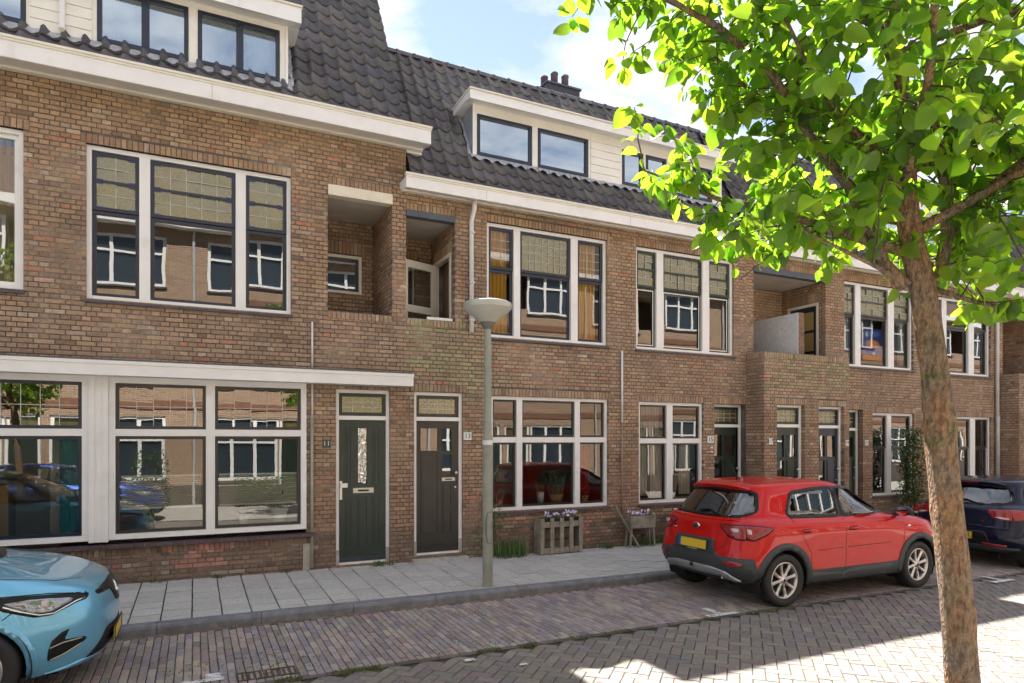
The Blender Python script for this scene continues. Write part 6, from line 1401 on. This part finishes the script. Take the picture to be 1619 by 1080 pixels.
def flowers(parent, x0, x1, y0, y1, z, n, rnd, cols=((.62,.52,.80),(.80,.76,.86),(.40,.24,.62),(.80,.80,.80))):
    lf = MB(); 
    for _ in range(n*3): leaflets(lf, (rnd.uniform(x0,x1), rnd.uniform(y0,y1), z+rnd.uniform(0,.05)), 2, .03, .035, ((.06,.12,.03),(.09,.15,.04)), rnd)
    lf.build('foliage', LEAFM, parent)
    for _ in range(n):
        p = Vector((rnd.uniform(x0,x1), rnd.uniform(y0,y1), z+rnd.uniform(.04,.12))); mb = MB(); c = rnd.choice(cols); r_ = rnd.uniform(.016,.024); tilt = Vector((rnd.uniform(-.5,.5), -1, rnd.uniform(.1,.9))).normalized(); u = tilt.cross(Vector((0,0,1))).normalized(); w = tilt.cross(u)
        for k in range(5):
            a = 2*math.pi*k/5+rnd.random(); d = u*math.cos(a)+w*math.sin(a); e = u*-math.sin(a)+w*math.cos(a); mb.add([p, p+d*r_*.7+e*r_*.5+tilt*.004, p+d*r_*1.15+tilt*.002, p+d*r_*.7-e*r_*.5+tilt*.004], [(0,1,2,3)], jit(c,.1))
        mb.build('flower', FLW, parent)
def planters():
    rnd = random.Random(4)
    x0, x1, y0, y1 = 5.14, 5.92, 9.50, 9.76; zb = gz(5.5)+.13; t = thing('slatted_planter', (5.53,9.6,zb), 'tall pallet planter of upright weathered slats with white and violet pansies', 'planter'); X = lambda v: v-5.53; Yy = lambda v: v-9.6
    for i in range(5):
        xc = .02+i*(x1-x0-.04)/4; MB().box(X(x0)+xc-.035, X(x0)+xc+.035, Yy(y0), Yy(y0)+.018, .01, .60).build('slat', WOODG, t)
    for z in (.0,.43): MB().box(X(x0), X(x1), Yy(y0)+.0185, Yy(y0)+.045, z+.015, z+.105).build('rail', WOODG, t)
    for xx in (x0-.008, x1-.012): MB().box(X(xx), X(xx)+.02, Yy(y0)+.046, Yy(y1), .0, .60).build('side_board', WOODG, t)
    for k in range(3): MB().box(X(x0)+.02, X(x1)-.02, Yy(y1)-.02, Yy(y1), .02+.2*k, .19+.2*k).build('back_board', WOODG, t)
    boxpart('liner', t, mat('liner_black', (.02,.02,.022), .8), (X(x0)+.03, X(x1)-.03, Yy(y0)+.07, Yy(y1)-.03, .46, .575)); boxpart('soil', t, SOIL, (X(x0)+.035, X(x1)-.035, Yy(y0)+.075, Yy(y1)-.035, .576, .585))
    flowers(t, X(x0)+.05, X(x1)-.05, Yy(y0)+.06, Yy(y1)-.05, .58, 34, rnd)
    t = thing('planter_box', (7.22,9.62,gz(7.2)+.13), 'small weathered planter box raised on thin legs, full of violet pansies', 'planter')
    ringmb(MB(), -.27,.27,.33,.335,0,.01,.001)
    MB().box(-.27,.27,-.10,-.085,.34,.56).build('front_board', WOODG, t); MB().box(-.27,.27,.085,.10,.34,.56).build('back_board', WOODG, t)
    for s_ in (-1,1): MB().box(s_*.27-.015*(s_>0), s_*.27+.015*(s_<0), -.084,.084,.34,.56).build('side_board', WOODG, t)
    boxpart('soil', t, SOIL, (-.254,.254,-.084,.084,.36,.53))
    for s_ in (-1,1):
        for yy in (-.07,.07): mb = MB(); mb.bar((s_*.235,yy,.36),(s_*.27,yy,0),.03,.03); mb.build('leg', WOODG, t)
    flowers(t, -.24,.24,-.08,.08,.53,30,rnd)
    t = thing('leaning_plank', (6.93,9.55,gz(6.9)+.13), 'grey weathered plank leaning against the wall by the brown pipe', 'plank'); mb = MB(); mb.bar((.17,-.06,.0),(-.19,.17,.74),.06,.02,(1,0,.4)); mb.build('plank', WOODG, t)
    t = thing('slatted_planter', (8.32,9.6,gz(8.3)+.13), 'low pallet planter of horizontal grey boards with violet pansies, behind the red car', 'planter')
    for k in range(4): MB().box(-.38,.38,-.13,-.112,.03+.145*k,.12+.145*k).build('board', WOODG, t)
    for xx in (-.37,0,.35): MB().box(xx-.02,xx+.04,-.111,-.085,.0,.58).build('post', WOODG, t)
    for s_ in (-1,1): MB().box(s_*.38-.01,s_*.38+.01,-.111,.12,.0,.58).build('side_board', WOODG, t)
    boxpart('liner', t, MATS['liner_black'], (-.36,.36,-.08,.11,.25,.55)); boxpart('soil', t, SOIL, (-.35,.35,-.075,.105,.551,.56)); flowers(t, -.33,.33,-.08,.09,.55,34,rnd)
planters()
def shrub():
    x, y = 14.72, 9.45; t = thing('columnar_shrub', (x,y,gz(x)+.12), 'tall narrow green shrub between the two window bays, beside the trunk', 'shrub'); rnd = random.Random(8)
    mb = MB(); lf = MB()
    for k in range(9):
        p = Vector((rnd.uniform(-.22,.22), rnd.uniform(-.12,.12), 0)); q = [p.copy()]
        for i in range(10): p = p + Vector((rnd.uniform(-.07,.07), rnd.uniform(-.05,.05), .21)); q.append(p.copy())
        mb.tube(q, [.014-.001*i for i in range(11)], 5)
        for c in q[3:]:
            leaflets(lf, c, 34, .20, .07, ((.045,.095,.02),(.065,.125,.028),(.035,.075,.02),(.09,.15,.035)), rnd)
    mb.build('stem', mat('vine_stem', (.12,.09,.06), .8), t); lf.build('foliage', LEAFM, t)
shrub()
t = thing('waste_bin', (14.55,9.15,gz(14.6)+.12), 'small black bin with a red lid and white band, partly hidden by the trunk', 'bin')
mb = MB(); mb.smooth=True; mb.lathe([(0,0),(.13,0),(.15,.36),(0,.36)], (0,0,0), 'z', 20); mb.build('bin_body', mat('bin_black', (.02,.02,.022), .5), t)
mb = MB(); mb.lathe([(.152,.36),(.152,.40)], (0,0,0), 'z', 20); mb.build('bin_band', WPL, t)
mb = MB(); mb.smooth=True; mb.lathe([(.158,.40),(.155,.47),(.11,.53),(0,.55)], (0,0,0), 'z', 20); mb.build('bin_lid', mat('bin_red', (.55,.02,.012), .35), t)
# ------------------------------------------------------------------ the sunlit row across the street, seen in the window glass
def brick_tex(name, c1, c2, mortar):
    m, nt, N, L = nodemat(name); b = N('ShaderNodeBsdfPrincipled'); o = N('ShaderNodeOutputMaterial'); L(b.outputs[0], o.inputs[0]); b.inputs['Roughness'].default_value = .9
    geo = N('ShaderNodeNewGeometry'); sp = N('ShaderNodeSeparateXYZ'); L(geo.outputs['Position'], sp.inputs[0]); cb = N('ShaderNodeCombineXYZ'); L(sp.outputs[0], cb.inputs[0]); L(sp.outputs[2], cb.inputs[1])
    t = N('ShaderNodeTexBrick'); t.inputs['Scale'].default_value = 1; t.inputs['Brick Width'].default_value = .22; t.inputs['Row Height'].default_value = .063; t.inputs['Mortar Size'].default_value = .006
    t.inputs['Color1'].default_value = (*c1,1); t.inputs['Color2'].default_value = (*c2,1); t.inputs['Mortar'].default_value = (*mortar,1); L(cb.outputs[0], t.inputs[0]); L(t.outputs[0], b.inputs['Base Color']); return m
def opposite(x0, x1, k, label):
    Y = -3.4; ob = brick_tex('opposite_brick', (.34,.215,.13), (.24,.14,.085), (.44,.39,.33)); H = house_root('row_house', ((x0+x1)/2, Y, 0), label, 'house', 'brick row houses across the street')
    W = x1-x0; holes = []
    up = [(x0+.6+j*(W-3.5), x0+2.9+j*(W-3.5), a, b) for j in (0,1) for a, b in ((3.75,5.5),(6.85,8.45))]; dn = [(x0+.6, x0+2.7, .8, 2.7), (x0+W-2.7, x0+W-.6, .8, 2.7)]; doors = [(x0+W/2-.95, x0+W/2-.1, .1, 2.7), (x0+W/2+.1, x0+W/2+.95, .1, 2.7)]; bal = [(x0+W/2-.9, x0+W/2+.9, 3.9, 5.5), (x0+W/2-.9, x0+W/2+.9, 7.0, 8.5)]
    holes = up+dn+doors+bal
    us = sorted({x0,x1,*[e for h in holes for e in h[:2]]}); vs = sorted({-.3,8.9,*[e for h in holes for e in h[2:]]}); mb = MB()
    for i in range(len(us)-1):
        for j in range(len(vs)-1):
            cu, cv = (us[i]+us[i+1])/2, (vs[j]+vs[j+1])/2
            if not any(h[0]<cu<h[1] and h[2]<cv<h[3] for h in holes): mb.box(us[i],us[i+1],Y-.25,Y,vs[j],vs[j+1])
    mb.build('wall', ob, H)
    for h in up+dn:
        w = ringmb(MB(), *h, Y-.16, Y-.05, .09).build('window', WHITE, H)
        for t in (1/3,2/3): boxpart('mullion', w, WHITE, (h[0]+(h[1]-h[0])*t-.05, h[0]+(h[1]-h[0])*t+.05, Y-.15, Y-.045, h[2]+.09, h[3]-.09))
        boxpart('transom', w, WHITE, (h[0]+.09, h[1]-.09, Y-.145, Y-.06, h[2]+(h[3]-h[2])*.63, h[2]+(h[3]-h[2])*.63+.07))
        mb = MB(); mb.add([(h[0],Y-.12,h[2]),(h[1],Y-.12,h[2]),(h[1],Y-.12,h[3]),(h[0],Y-.12,h[3])], [(3,2,1,0)]); mb.build('pane', mat('far_pane', (.03,.045,.06), .03, coat=.5), w)
        boxpart('sill', w, SLATE, (h[0]-.05, h[1]+.05, Y-.05, Y+.06, h[2]-.06, h[2]-.004))
    for h in doors:
        d = boxpart('door', H, BLACKG, (h[0]+.08, h[1]-.08, Y-.16, Y-.11, h[2], h[3]-.45)); ringmb(MB(), *h, Y-.15, Y-.05, .08).build('door_frame', WHITE, d); boxpart('transom_light', d, LEADG2, (h[0]+.08,h[1]-.08,Y-.14,Y-.12,h[3]-.42,h[3]-.08))
    for h in bal:
        boxpart('balcony_void', H, mat('void_brown', (.09,.05,.035), .9), (h[0],h[1],Y-1.3,Y-1.2,h[2]-.5,h[3]),(h[0]-.1,h[0],Y-1.2,Y-.25,h[2]-.5,h[3]),(h[1],h[1]+.1,Y-1.2,Y-.25,h[2]-.5,h[3]))
        boxpart('balcony_ceiling', H, PLASTER, (h[0],h[1],Y-1.2,Y-.25,h[3],h[3]+.1))
    boxpart('plinth', H, mat('far_plinth', (.07,.055,.045), .9, var=.3), (x0,x1-.004,Y+.001,Y+.02,-.3,.62))
    for zz in (2.95,6.2): boxpart('brick_band', H, mat('far_band', (.19,.095,.06), .9, var=.3, vscale=9), (x0,x1-.004,Y+.001,Y+.03,zz,zz+.22))
    MB().tube([(x0+.2,Y+.07,.0),(x0+.2,Y+.07,8.7)], .045, 8).build('drainpipe', PIPEM, H)
    boxpart('gutter', H, WHITE, (x0,x1-.004,Y-.1,Y+.36,8.72,8.98)); mb = MB(); mb.prism([(Y+.2,8.99),(Y-2.2,11.2),(Y-6,11.2),(Y-6,8.99)], x0, x1-.004, 'x'); mb.build('roof', mat('far_roof', (.11,.075,.065), .7, var=.3, vscale=6, bump=.6, bscale=9), H)
opposite(-15,-7.6,0,'sunlit brick house across the street, reflected in the left windows'); opposite(-7.6,-.2,1,'sunlit brick house across the street behind the blue car'); opposite(-.2,7.2,2,'sunlit brick house across the street behind the pear tree'); opposite(7.2,14.6,3,'sunlit brick house across the street facing the brick porch'); opposite(14.6,22,4,'sunlit brick house across the street opposite the last drainpipe'); opposite(22,29.4,5,'sunlit brick house across the street, further along past the last drainpipe'); opposite(29.4,36.8,6,'sunlit brick house across the street, last but one of its row'); opposite(36.8,44.2,7,'sunlit brick house at the far end of the row across the street')

def hedge(x, w, h, label):  # unseen hedges added to break up the flat wall mirrored in the windows
    t = thing('hedge', (x,-2.75,gz(x)), label, 'hedge', 'added hedges across the street'); rnd = random.Random(int(x*10)); lf = MB()
    for _ in range(int(w*420)): leaflets(lf, (rnd.uniform(-w/2,w/2), rnd.uniform(-.22,.22), h*rnd.random()**.6), 2, .06, .09, ((.05,.10,.025),(.08,.13,.03),(.035,.07,.02)), rnd)
    lf.build('foliage', LEAFM, t)
for x, w, h, lb in ((-5.2,1.6,1.2,'hedge across the street behind the deep blue car'),(-1.2,1.0,1.7,'tall narrow hedge across the street at the seam of two houses'),(2.1,1.8,.9,'low wide hedge across the street under a white window'),(9.0,1.5,1.3,'hedge across the street facing the brick porch')): hedge(x,w,h,lb)
# ------------------------------------------------------------------ behind the glass: curtains, blinds, pots, poster
def clothmat(name, col, tr=.5):
    m, nt, N, L = nodemat(name); MATS[name] = m; d = N('ShaderNodeBsdfDiffuse'); d.inputs[0].default_value = (*col,1); t = N('ShaderNodeBsdfTranslucent'); t.inputs[0].default_value = (*col,1)
    mx = N('ShaderNodeMixShader'); mx.inputs[0].default_value = .35; L(d.outputs[0], mx.inputs[1]); L(t.outputs[0], mx.inputs[2])
    if tr < 1:
        tp = N('ShaderNodeBsdfTransparent'); m2 = N('ShaderNodeMixShader'); m2.inputs[0].default_value = tr; L(tp.outputs[0], m2.inputs[1]); L(mx.outputs[0], m2.inputs[2]); mx = m2
    o = N('ShaderNodeOutputMaterial'); L(mx.outputs[0], o.inputs[0]); return m
def curtain(x0, x1, z0, z1, y, m, label, per=.075, amp=.03):
    t = thing('curtain', ((x0+x1)/2, y, z0), label, 'curtain', 'curtains behind the windows'); mb = MB(); mb.smooth = True; n = int((x1-x0)/.012); rnd = random.Random(int(x0*100)); ph = 0; P = [[],[],[]]
    for i in range(n+1):
        x = (x1-x0)*(i/n-.5); ph += 2*math.pi*.012/per*rnd.uniform(.6,1.4)
        for k, (zz, a) in enumerate(((0,1.0),((z1-z0)*.5,.9),(z1-z0,.55))): P[k].append((x*(1.0 if k == 0 else .97), amp*a*math.sin(ph), zz))
    mb.grid(P); mb.build('fabric', m, t)
OCH = clothmat('ochre_curtain', (.85,.52,.10), 1); WHC = clothmat('white_curtain', (.80,.76,.68), 1); TEAL = clothmat('teal_curtain', (.05,.30,.36), 1); NET = clothmat('net_curtain', (.75,.76,.78), .45); PALE = clothmat('pale_blue_curtain', (.45,.60,.72), 1); CRM = clothmat('cream_curtain', (.62,.52,.36), 1); REDC = clothmat('red_curtain', (.55,.03,.03), 1)
curtain(4.36,4.72,3.74,5.50,9.975,OCH,'ochre curtain at the drainpipe side of the upstairs window'); curtain(6.12,6.50,3.74,5.50,9.975,OCH,'ochre curtain on the far side of the upstairs window')
curtain(7.42,7.62,.95,1.93,9.975,WHC,'short white curtain beside the brown pipe'); curtain(7.74,7.98,.95,1.93,9.975,WHC,'short white curtain left of the mullion'); curtain(8.42,8.66,.95,1.93,9.975,WHC,'short white curtain near door 15')
curtain(-1.52,-1.32,.80,2.0,9.87,TEAL,'teal curtain beside the wide white post'); curtain(-2.35,-1.95,3.9,5.7,9.985,CRM,'cream curtain in the upstairs window above the light blue car')
curtain(.10,.50,7.05,7.70,9.86,PALE,'pale blue curtain in the dormer above the awning'); curtain(.62,.98,7.05,7.70,9.86,PALE,'pale blue curtain at the dormer corner'); curtain(-1.05,-.70,7.05,7.70,9.86,PALE,'pale blue curtain beside the dormer siding')
curtain(6.14,6.36,.95,1.9,9.985,REDC,'red curtain behind the ground floor window')
curtain(16.10,16.42,3.7,5.4,9.985,NET,'net curtain in the upstairs window beyond the trunk'); curtain(15.0,15.2,3.7,5.4,9.985,NET,'net curtain beside the blue poster'); curtain(12.98,13.24,3.7,5.4,9.985,NET,'net curtain near the balcony')
curtain(7.38,7.95,2.06,2.62,9.985,NET,'net curtain in the upper pane by the brown pipe')
# pleated blinds in the shop-like windows
def blind(x0, x1, z0, z1, y, label):
    t = thing('pleated_blind', ((x0+x1)/2,y,z0), label, 'blind', 'pleated blinds'); w = (x1-x0)/2; mb = MB(); n = 15; P = []
    for i in range(2*n+1): P.append([(-w, .012*(i%2), (z1-z0)*i/(2*n)), (w, .012*(i%2), (z1-z0)*i/(2*n))])
    mb.grid(P); mb.build('fabric', clothmat('blind_fabric', (.82,.79,.72), .85), t)
    for z in (0, z1-z0): boxpart('rail', t, WHITE, (-w, w, -.01, .015, z-.012, z+.012))
blind(-.86,.08,1.10,1.52,9.85,'pleated blind beside the wide white post'); blind(.30,1.32,1.10,1.52,9.85,'pleated blind in the window next to the grey pipe')
def pot_plant(x, y, z, pr, ph, h, n, cols, label, m, size=.10):
    t = thing('pot_plant', (x,y,z), label, 'pot plant', 'pot plants on the window sills'); rnd = random.Random(int(x*50)); mb = MB(); mb.smooth=True; mb.lathe([(0,0),(pr*.72,0),(pr,ph),(pr*.9,ph),(pr*.85,ph-.02),(0,ph-.02)], (0,0,0), 'z', 18); mb.build('pot', m, t)
    lf = MB(); blades(lf, (0,0,ph), n, h, pr, .010, .9, cols, rnd); lf.build('foliage', LEAFM, t)
POTW, POTB = mat('white_pot', (.75,.76,.78), .3), mat('basket_pot', (.42,.30,.17), .7, bump=.5)
pot_plant(5.40,10.03,.90,.07,.19,.22,18,((.10,.14,.05),(.16,.18,.08)),'small plant in a pale conical pot on the ground floor sill',POTW); pot_plant(5.72,10.05,.90,.14,.15,.40,60,((.08,.22,.14),(.05,.15,.10)),'bushy green plant in a basket pot on the ground floor sill',POTB)
pot_plant(1.10,10.0,.80,.12,.22,.40,50,((.07,.14,.03),(.05,.10,.03)),'leafy plant in a white pot in the shop-like window',POTW); pot_plant(.62,10.05,.80,.07,.12,.24,30,((.07,.14,.03),(.05,.10,.03)),'low leafy plant behind the blind',POTW); pot_plant(-.55,10.0,.80,.07,.10,.38,46,((.16,.22,.05),(.10,.18,.04)),'grassy plant right of the wide white post',POTB)
pot_plant(4.62,10.03,.88,.06,.10,.16,22,((.12,.16,.08),(.5,.45,.45)),'flowering plant near the lamp pole',POTB); pot_plant(6.30,10.03,.88,.08,.12,.22,30,((.07,.12,.03),(.2,.18,.06)),'small plant below the red curtain',POTB)
# poster in the upstairs window
t = thing('poster', (14.02,9.955,4.18), 'blue estate poster with blurred orange lettering in the upstairs window', 'poster')
m, nt, N, L = nodemat('poster_print'); b = N('ShaderNodeBsdfPrincipled'); o = N('ShaderNodeOutputMaterial'); L(b.outputs[0], o.inputs[0]); b.inputs['Roughness'].default_value = .5
tc = N('ShaderNodeTexCoord'); sp_ = N('ShaderNodeSeparateXYZ'); L(tc.outputs['Generated'], sp_.inputs[0])
cr = N('ShaderNodeValToRGB'); cr.color_ramp.interpolation = 'CONSTANT'; cr.color_ramp.elements[0].color = (.75,.32,.04,1); cr.color_ramp.elements[1].position = .14; cr.color_ramp.elements[1].color = (.02,.05,.32,1); L(sp_.outputs[2], cr.inputs[0])
def blob(cx, cz, rx, rz):
    vm = N('ShaderNodeVectorMath'); vm.operation = 'SUBTRACT'; L(tc.outputs['Generated'], vm.inputs[0]); vm.inputs[1].default_value = (cx,.5,cz); v2 = N('ShaderNodeVectorMath'); v2.operation = 'DIVIDE'; L(vm.outputs[0], v2.inputs[0]); v2.inputs[1].default_value = (rx,99,rz); ln = N('ShaderNodeVectorMath'); ln.operation = 'LENGTH'; L(v2.outputs[0], ln.inputs[0]); mr = N('ShaderNodeMapRange'); mr.inputs[1].default_value = 1.0; mr.inputs[2].default_value = .6; L(ln.outputs['Value'], mr.inputs[0]); return mr.outputs[0]
out = cr.outputs[0]
for (cx,cz,rx,rz,col) in ((.5,.52,.42,.16,(.80,.36,.10)),(.22,.82,.10,.10,(.75,.78,.85)),(.55,.84,.4,.12,(.10,.20,.62)),(.58,.22,.10,.06,(.55,.60,.8))):
    mx = N('ShaderNodeMix'); mx.data_type = 'RGBA'; L(blob(cx,cz,rx,rz), mx.inputs[0]); L(out, mx.inputs[6]); mx.inputs[7].default_value = (*col,1); out = mx.outputs[2]
L(out, b.inputs['Base Color']); MB().box(-.33,.33,-.004,.004,-.36,.36).build('print', m, t)
# standard lamp and furniture hints in the left room
t = thing('wall_lamp', (-2.35,10.1,.92), 'small white round lamp in the left window', 'lamp'); mb = MB(); mb.smooth=True; mb.lathe([(0,0),(.08,0),(.08,.01),(.012,.02),(.012,.14),(.05,.15),(.075,.20),(.05,.25),(0,.26)], (0,0,0), 'z', 18); mb.build('shade', WPL, t)
t = thing('cabinet', (-2.6,10.8,.05), 'yellowish wooden cabinet in the left room', 'cabinet'); mb = MB(); mb.box(-.4,.4,-.2,.2,0,1.35); mb.build('carcass', mat('honey_wood', (.42,.26,.09), .5), t)
